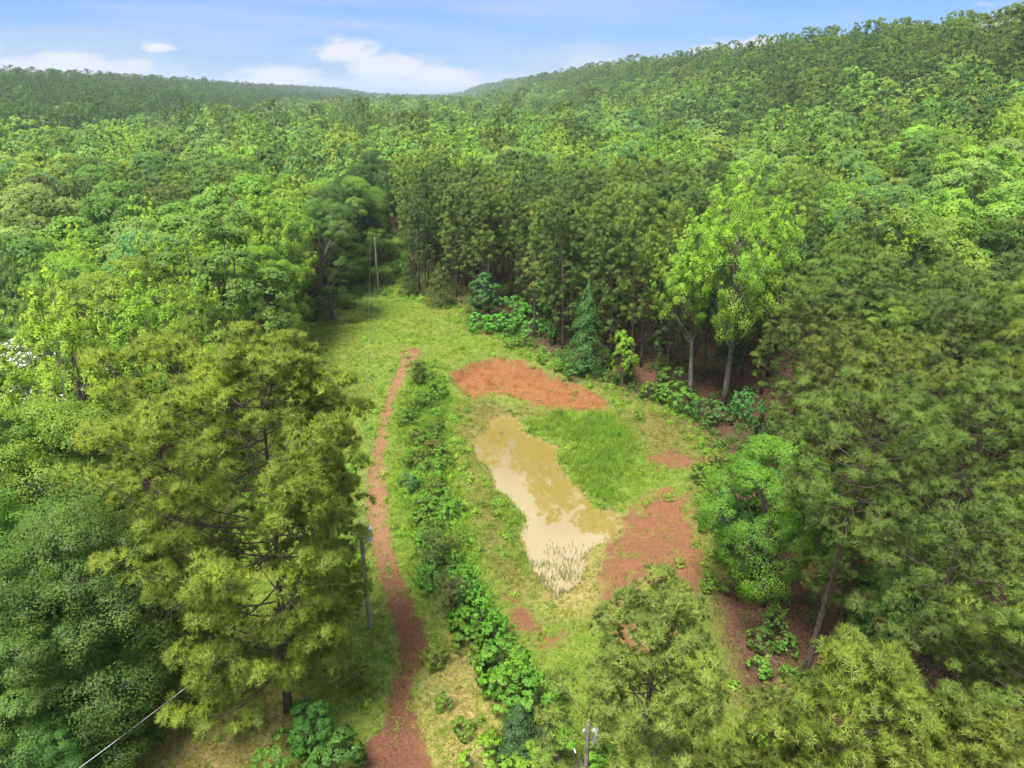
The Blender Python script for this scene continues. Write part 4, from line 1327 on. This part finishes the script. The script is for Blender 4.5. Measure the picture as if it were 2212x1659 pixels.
for k_ in range(46):
    t_ = (k_ + r5.random()) / 46
    x_ = np.interp(t_, [0, 0.3, 0.6, 1], [915, 915, 935, 1045]) + r5.uniform(-48, 48) * np.interp(t_, [0, 0.2, 1], [0.5, 0.9, 0.9])
    SHRUBS.append((x_, 815 + 600 * t_, r5.uniform(0.9, 2.1), 'shrub', (0.08, r5.uniform(0.14, 0.21), 0.02), 'between trail and pond'))
for q_, (px, py, H, kind, c, where) in enumerate(SHRUBS):
    p_ = surf(px, py)
    if kind == 'pineling':
        key, H0, nm, cat = ('pineling', 0), 3.4, 'young_pine', 'young pine'
    elif kind == 'sapling':
        key, H0, nm, cat = ('sapling', q_ % 2), 5.0, 'sapling', 'sapling'
    elif kind == 'cedar':
        key, H0, nm, cat = ('cedar', q_ % 2), 7.0, 'shrub', 'shrub'
    elif kind == 'maplet':
        key, H0, nm, cat = ('maple', q_ % 2), 9.0, 'shrub', 'shrub'
    else:
        key, H0, nm, cat = ('shrub', q_ % 4), 2.2, 'shrub', 'shrub'
    X, Y, _ = project(p_[0], p_[1], gz(*p_) + H / 2)
    g_ = 'bright green' if c[1] > 0.18 else 'green' if c[1] > 0.14 else 'dark green'
    sz_ = 'tall' if H > 3.2 else 'low' if H < 1.7 else 'bushy'
    lab = f'{sz_} {g_} {cat} {where}, {say(X / 22.12)} percent across, {say(Y / 16.59)} down'
    s = H / H0
    plant(key, nm, p_, s * rng.uniform(0.95, 1.2), None, jit((c[0] * 1.35, c[1] * 1.2, c[2] * 1.1), 0.06), lab, cat, cat + 's around the clearing', sz=s)

# ------------------------------------------------------------------ utility poles and wires
def box(bm_V, bm_F, c, sx, sy, sz):
    b0 = sum(len(v) for v in bm_V)
    v = np.array([[x, y, z] for x in (-1, 1) for y in (-1, 1) for z in (-1, 1)], float) * np.array([sx, sy, sz]) / 2 + np.array(c)
    bm_V.append(v)
    bm_F.append(np.array([[0, 1, 3, 2], [4, 6, 7, 5], [0, 4, 5, 1], [2, 3, 7, 6], [0, 2, 6, 4], [1, 5, 7, 3]]) + b0)


def part(name, me_, parent, loc=(0, 0, 0), rot=(0, 0, 0)):
    o = link(bpy.data.objects.new(name, me_))
    o.parent = parent
    o.location = loc
    o.rotation_euler = rot
    return o


def lathe(name, prof, mat, k=16):
    T = Tubes()
    T.add([[0, 0, z + 0.0004 * i_] for i_, (r_, z) in enumerate(prof)], [r_ for r_, z in prof], k)
    m_ = T.mesh(name, mat)
    return m_


pole_me = lathe('pole', [(0.17, -1.0), (0.165, 0.5), (0.15, 4), (0.13, 8), (0.12, 9.0), (0.11, 9.04)], MAT_POLE, 12)
tank_me = lathe('transformer_tank', [(0.05, 0), (0.26, 0.0), (0.27, 0.03), (0.27, 0.86), (0.29, 0.87), (0.29, 0.93), (0.24, 1.0), (0.10, 1.06), (0.03, 1.07)], MAT_TANK, 20)
bush_me = lathe('bushing', [(0.05, 0), (0.05, 0.05), (0.03, 0.07), (0.055, 0.09), (0.03, 0.12), (0.055, 0.14), (0.03, 0.17), (0.045, 0.19), (0.012, 0.22), (0.012, 0.32)], MAT_CERAM, 12)
bV, bF = [], []
box(bV, bF, (0, 0, 0), 0.34, 0.10, 0.08)
brk_me = mesh_np('bracket', np.concatenate(bV), bF, [MAT_DARK])
bV, bF = [], []
box(bV, bF, (0, 0, 0), 1.8, 0.10, 0.12)
arm_me = mesh_np('crossarm', np.concatenate(bV), bF, [MAT_POLE])
cut_me = lathe('fuse_cutout', [(0.02, -0.2), (0.05, -0.18), (0.05, 0.12), (0.03, 0.16), (0.05, 0.2), (0.02, 0.24)], MAT_CERAM, 10)
brace_T = Tubes()
brace_T.add([[0.5, -0.02, -0.62], [0.9, -0.02, 0.0]], 0.02, 6)
guy_T = Tubes()
guy_T.add([[0, 0, 7.6], [1.1, 1.9, 0.0]], 0.012, 6)
guy_me = guy_T.mesh('guy_wire', MAT_WIRE)


def pole(loc, label, tank=None, guy=False, arm=False, sc=1.0):
    e = link(bpy.data.objects.new('utility_pole', None))
    e.location = (loc[0], loc[1], gz(*loc))
    e.scale = (sc, sc, sc)
    part('pole', pole_me, e)
    part('pin_insulator', bush_me, e, (0, 0, 9.02))
    if tank is not None:
        a = tank
        t_ = part('transformer', tank_me, e, (0.50 * math.cos(a), 0.50 * math.sin(a), 7.55))
        part('bracket', brk_me, e, (0.24 * math.cos(a), 0.24 * math.sin(a), 8.3), (0, 0, a))
        part('bracket', brk_me, e, (0.24 * math.cos(a), 0.24 * math.sin(a), 7.75), (0, 0, a))
        for da in (-0.5, 0.5):
            part('bushing', bush_me, t_, (0.15 * math.cos(a + da * 2), 0.15 * math.sin(a + da * 2), 0.98), (0.25, 0, a))
        part('fuse_cutout', cut_me, e, (0.30 * math.cos(a + 2.6), 0.30 * math.sin(a + 2.6), 8.2), (0.3, 0.2, 0))
        part('lightning_arrester', cut_me, e, (-0.75, -0.25, 7.15), (1.2, 0.3, 0))
    if arm:
        ar = part('crossarm', arm_me, e, (0, -0.16, 8.2))
        for x in (-0.8, 0.8):
            part('insulator', bush_me, ar, (x, 0, 0.06))
    if guy:
        part('guy_wire', guy_me, e)
    e['label'] = label
    e['category'] = 'utility pole'
    return e


P_far, P_tank, P_near = POLE_SPOTS['far'], POLE_SPOTS['tank'], POLE_SPOTS['near']
pole(P_far, 'distant wooden utility pole in the gap in the trees', guy=True, sc=1.08)
pole(P_tank, 'utility pole with grey transformer between the huge pine and trail', tank=0.15)
pole(P_near, 'utility pole hidden in foliage at the bottom edge', tank=-0.1, sc=0.84)


def wire(name, a, b, sag, rad, label):
    t = np.linspace(0, 1, 40)[:, None]
    c = np.asarray(a) * (1 - t) + np.asarray(b) * t - np.array([0, 0, 1]) * sag * 4 * t * (1 - t)
    T = Tubes()
    T.add(c, rad, 6)
    o = link(bpy.data.objects.new(name, T.mesh(name, MAT_CABLE if name == 'service_wire' else MAT_WIRE)))
    o['label'] = label
    o['category'] = 'wire'


zf, zt = gz(*P_far), gz(*P_tank)
wire('overhead_wire', (P_far[0] - 0.8, P_far[1] - 0.16, zf + 9.1), (P_tank[0], P_tank[1], zt + 9.3), 1.6, 0.010, 'upper thin wire running from the distant pole across the grass')
wire('overhead_wire', (P_far[0], P_far[1] - 0.1, zf + 8.0), (P_tank[0] + 0.1, P_tank[1], zt + 7.5), 1.9, 0.010, 'lower thin wire running from the distant pole across the grass')
wire('service_wire', (P_tank[0] - 0.2, P_tank[1], zt + 7.1), (-24.5, 20.0, 5.4), 0.5, 0.016, 'pale overhead wire crossing the bottom left corner')
d_ = unit(P_far - P_tank)
wire('overhead_wire', (P_far[0], P_far[1], zf + 9.7), (P_far[0] + 13, P_far[1] + 80, zf + 12), 1.2, 0.014, 'thin wire leading from the distant pole into the woods')

# ------------------------------------------------------------------ small things in the clearing
p_ = surf(745, 668)
e = link(bpy.data.objects.new('tree_stump', None))
e.location = (p_[0], p_[1], gz(*p_))
r9 = np.random.default_rng(9)
T = Tubes()
T.add([[0, 0, -0.2], [0, 0, 0.3], [0.05, 0, 0.9], [0.1, 0, 1.1]], [0.75, 0.6, 0.5, 0.32], 9)
part('stump', T.mesh('stump', bark_mat('reddish_stump_wood', (0.06, 0.025, 0.018), (0.16, 0.075, 0.05))), e)
for k_ in range(5):
    a = k_ * 1.3
    T = Tubes()
    T.add([[0.4 * math.cos(a), 0.4 * math.sin(a), 0.25], [0.9 * math.cos(a), 0.9 * math.sin(a), 0.1], [1.3 * math.cos(a), 1.3 * math.sin(a), -0.1]], [0.16, 0.1, 0.04], 6)
    part('root', T.mesh('root', MAT_PBARK), e)
e['label'] = 'dark reddish tree stump on the far left of the grass'
e['category'] = 'stump'
p_ = surf(696, 795)
e = link(bpy.data.objects.new('marker_post', None))
e.location = (p_[0], p_[1], gz(*p_))
part('post', lathe('post', [(0.05, -0.3), (0.05, 0.42), (0.045, 0.45)], MAT_POLE, 8), e)
part('cap', lathe('cap', [(0.10, 0.38), (0.12, 0.40), (0.12, 0.58), (0.08, 0.62)], MAT_WHITE, 10), e)
e['label'] = 'small white-capped marker post in the grass beside the huge pine'
e['category'] = 'post'
for (a_, b_, lab) in (((1790 / 1.0, 865), (1210, 822), None),):
    pass
for (x0, y0, x1, y1, r_, lab) in ((1215, 822, 1285, 832, 0.045, 'thin fallen pale log behind the red bank'), (1640, 1395, 1680, 1440, 0.05, 'fallen grey branch on the brown leaf litter'),
                                  (1188, 762, 1205, 742, 0.06, 'bleached fallen branch beside the feathery tree')):
    a, b = surf(x0, y0), surf(x1, y1)
    t = np.linspace(0, 1, 8)
    pts = [[a[0] * (1 - q_) + b[0] * q_, a[1] * (1 - q_) + b[1] * q_ + 0.12 * math.sin(q_ * 7), 0] for q_ in t]
    for q_ in pts:
        q_[2] = gz(q_[0], q_[1]) + r_ + 0.03
    T = Tubes()
    T.add(pts, np.linspace(r_, r_ * 0.35, 8), 7)
    for k_ in (2, 4, 5):
        T.add([pts[k_], np.array(pts[k_]) + [0.3, 0.35 * (-1) ** k_, 0.2], np.array(pts[k_]) + [0.6, 0.8 * (-1) ** k_, 0.25]], [r_ * 0.5, r_ * 0.3, 0.008], 5, False)
    o = link(bpy.data.objects.new('fallen_branch', T.mesh('fallen_branch', MAT_DEAD)))
    o['label'] = lab
    o['category'] = 'fallen branch'

# ------------------------------------------------------------------ grass, weeds, reeds, undergrowth
def tuft(seed, n_, h, spread, w, lean=0.5):
    r = np.random.default_rng(seed)
    b = np.column_stack([r.normal(0, spread, (n_, 2)), np.full(n_, -0.03)])
    a = r.uniform(0, 6.28, n_)
    d = np.column_stack([np.cos(a), np.sin(a), 0 * a])
    hh = h * r.uniform(0.5, 1.15, (n_, 1))
    side = np.column_stack([-np.sin(a + r.normal(0, 0.8, n_)), np.cos(a), 0 * a])
    ln = lean * r.uniform(0.2, 1.2, (n_, 1))
    up = np.array([0, 0, 1.0])
    m1 = b + d * hh * ln * 0.35 + up * hh * 0.62
    m2 = b + d * hh * ln + up * hh * (1 - 0.25 * ln)
    V = np.stack([b - side * w / 2, b + side * w / 2, m1 + side * w * 0.4, m1 - side * w * 0.4, m2], 1).reshape(-1, 3)
    k = np.arange(n_) * 5
    v = np.repeat(np.clip(r.normal(0.5, 0.16, n_), 0, 1), 5)
    return (mesh_np('tuft', V, [np.stack([k, k + 1, k + 2, k + 3], 1), np.stack([k + 3, k + 2, k + 4], 1)], [MAT_LEAF_I], v, nrm=unit(np.repeat(d, 5, 0) * 0.45 + np.array([0, 0, 1.0]) + r.normal(0, 0.15, (n_ * 5, 3)))),)


def weed(seed, n_, h, R_, leaf):
    r = np.random.default_rng(seed)
    d = unit(rnd_dirs(r, n_) + np.array([0, 0, 0.6]))
    d[:, 2] = np.abs(d[:, 2])
    P = d * np.array([R_, R_, h]) * r.uniform(0.4, 1.0, (n_, 1))
    Vv, Fq = leaf_quads(P, unit(d * 0.5 + np.array([0, 0, 0.6]) + 0.7 * rnd_dirs(r, n_)), leaf * r.uniform(0.6, 1.3, n_), r)
    return (mesh_np('weed', Vv, [Fq], [MAT_LEAF_I], np.repeat(np.clip(r.normal(0.5, 0.16, n_), 0, 1), 4), nrm=np.repeat(unit(d + np.array([0, 0, 0.4])), 4, 0)),)


TUFTS = [tuft(1, 14, 0.24, 0.13, 0.022, 0.9), tuft(2, 12, 0.30, 0.16, 0.022, 1.1), tuft(3, 16, 0.55, 0.10, 0.022, 0.7), tuft(4, 18, 0.75, 0.13, 0.024, 0.8),
         tuft(5, 7, 0.5, 0.05, 0.018, 0.25)]
x0, x1, y0, y1 = -34, 36, 22, 190
NP = 520000
P = np.column_stack([rng.uniform(x0, x1, NP), y0 + (y1 - y0) * rng.random(NP) ** 1.25])
X, Y, D = project(P[:, 0], P[:, 1], 0.0)
P = P[(X > -60) & (X < 2270) & (Y < 1720)]
P = P[poly_sd(P, CLEAR) < 1.5]
m = masks(P)
j1, j2 = nz2(P, 0.8, 51), nz2(P, 2.6, 52)
dp = poly_sd(P, POND)
dens = 0.34 + 0.22 * j1 + 0.45 * m['lush'] - 0.10 * m['straw']
dens = dens * (1 - 0.93 * np.clip(m['soil'] * 1.2 - 0.25 * np.clip(j2, 0, 1), 0, 1)) * (1 - 0.75 * m['litter'])
dens = np.where(dp < 0.1, 0, dens)
sel = rng.random(len(P)) < np.clip(dens, 0, 1)
P, m, j1, j2, dp = P[sel], {k: v[sel] for k, v in m.items()}, j1[sel], j2[sel], dp[sel]
nn = len(P)
c = np.tile(np.array([0.185, 0.285, 0.026]), (nn, 1))
mixc = lambda c, w, t: c * (1 - w[:, None]) + np.array(t) * w[:, None]
c = mixc(c, np.clip(0.5 + 0.6 * j1, 0, 1) * 0.6, (0.215, 0.30, 0.042))
c = mixc(c, np.clip(-0.4 + 1.6 * j2, 0, 1) * 0.40, (0.30, 0.25, 0.08))
c = mixc(c, m['olive'] * 0.8, (0.145, 0.135, 0.03))
c = mixc(c, m['straw'] * np.clip(0.62 + 0.5 * j2, 0, 1), (0.33, 0.26, 0.085))
c = mixc(c, m['lush'] * (1 - 0.4 * np.clip(j2, 0, 1)), (0.14, 0.255, 0.018))
c = mixc(c, m['lush'] * np.clip(1.8 * nz2(P, 3.2, 53), 0, 1) * 0.75, (0.075, 0.15, 0.016))
c = mixc(c, m['lush'] * np.clip(1.5 * nz2(P, 0.9, 54), 0, 1) * 0.6, (0.22, 0.29, 0.04))
c = mixc(c, m['litter'] * 0.5, (0.13, 0.13, 0.03))
c *= rng.uniform(0.62, 1.38, (nn, 1))
idx = np.where(m['lush'] > 0.5, rng.choice([1, 2, 3], nn, p=[0.3, 0.45, 0.25]), rng.integers(0, 2, nn))
scl = rng.uniform(0.6, 1.35, nn) * (1 - 0.25 * m['olive'])
gn_scatter('grass', np.column_stack([P, ground_z(P[:, 0], P[:, 1]), scl, idx, c]), TUFTS, 'uneven green and straw-coloured grass covering the clearing', 0.15)

# rushes standing in the shallow south end and along the rim
q = []
Pr = np.column_stack([rng.uniform(-4, 12, 60000), rng.uniform(40, 82, 60000)])
d_ = poly_sd(Pr, POND)
shallow = sstep(53.5, 46.0, Pr[:, 1] + 0.22 * (4 - Pr[:, 0]) * 0)
shallow = np.maximum(shallow, sstep(52, 50, Pr[:, 1]) * sstep(5.5, 8.5, Pr[:, 0]))
pr = np.where((d_ < 0.3) & (d_ > -5), 0.85 * shallow * np.clip(0.55 + 0.9 * nz2(Pr, 2.2, 61), 0, 1) + 0.10 * np.exp(-(d_ / 0.25) ** 2), 0)
pr += np.where(np.hypot(Pr[:, 0] - flat(1083, 938, POND_Z)[0], Pr[:, 1] - flat(1083, 938, POND_Z)[1]) < 0.35, 0.35, 0)
sel = rng.random(len(Pr)) < pr
Pr = Pr[sel]
kc = rng.random((len(Pr), 1))
cr = np.array([0.34, 0.35, 0.09]) * kc + np.array([0.17, 0.29, 0.035]) * (1 - kc)
gn_scatter('reeds', np.column_stack([Pr, np.full(len(Pr), POND_Z - 0.02), rng.uniform(0.35, 0.85, len(Pr)), np.full(len(Pr), 4), cr]), TUFTS, 'sparse yellowish rushes standing in the shallow pond water', 0.12)

# leafy weeds on the bank and along the edges, ferns and brush under the trees
WEEDS = [weed(70, 60, 0.55, 0.42, 0.16), weed(71, 46, 0.4, 0.5, 0.18), weed(72, 80, 0.9, 0.55, 0.17)]
NP = 90000
P = np.column_stack([rng.uniform(-34, 46, NP), rng.uniform(24, 200, NP)])
m = masks(P)
sdc = poly_sd(P, CLEAR)
j1, j2 = nz2(P, 0.7, 81), nz2(P, 2.0, 82)
dens = 0.62 * m['lush'] * (P[:, 0] < 0.5) * (0.6 + j1) + 0.16 * np.clip(1 - np.abs(sdc) / 3.5, 0, 1) + np.where(sdc > 0, 0.10 * np.exp(-sdc / 25), 0)
left = (sdc < 0) & (P[:, 0] < TRAIL[0][0] + 0.06 * (P[:, 1] - 90)) & (P[:, 1] < 70)
dens = dens + np.where(left, 0.10 * np.clip(0.3 + j1 * 2, 0, 1), 0) + np.where(sdc < 0, 0.03 * np.clip(0.4 + 1.5 * j2, 0, 1), 0)
dens = dens * (1 - m['soil']) * (poly_sd(P, POND) > 0.5) * (1 - 0.85 * (poly_sd(P, LITTER) < 0))
sel = rng.random(NP) < np.clip(dens, 0, 1)
P, sdc, j2 = P[sel], sdc[sel], j2[sel]
nn = len(P)
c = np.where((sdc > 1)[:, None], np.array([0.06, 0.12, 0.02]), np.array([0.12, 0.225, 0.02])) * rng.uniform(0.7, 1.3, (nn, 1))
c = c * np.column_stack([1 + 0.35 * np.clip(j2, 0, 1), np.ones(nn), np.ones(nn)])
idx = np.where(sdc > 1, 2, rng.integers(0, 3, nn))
gn_scatter('undergrowth', np.column_stack([P, ground_z(P[:, 0], P[:, 1]), rng.uniform(0.5, 1.3, nn) * np.where(sdc > 1, 1.3, 1.0), idx, c]), WEEDS, 'leafy weeds and brush on the bank and under the trees', 0.1)

# ------------------------------------------------------------------ air
hz_me = bpy.data.meshes.new('haze')
bV, bF = [], []
box(bV, bF, (0, 4500, 60), 14000, 10000, 180)
hzm = mesh_np('haze', np.concatenate(bV), bF, [])
hm = bpy.data.materials.new('haze')
hm.use_nodes = True
hn, hl = hm.node_tree.nodes, hm.node_tree.links
hn.clear()
ho = hn.new('ShaderNodeOutputMaterial')
hv = hn.new('ShaderNodeVolumePrincipled')
hv.inputs['Color'].default_value = (0.72, 0.83, 1.0, 1)
hv.inputs['Density'].default_value = 0.00014
hv.inputs['Anisotropy'].default_value = 0.2
hl.new(hv.outputs[0], ho.inputs['Volume'])
hzm.materials.append(hm)
haze = link(bpy.data.objects.new('haze', hzm))
haze['kind'] = 'stuff'
haze['label'] = 'thin bluish haze over the valley'
print('points', len(PC), 'own', int(own.sum()), 'tris', sum(len(m_.polygons) for m_ in bpy.data.meshes))
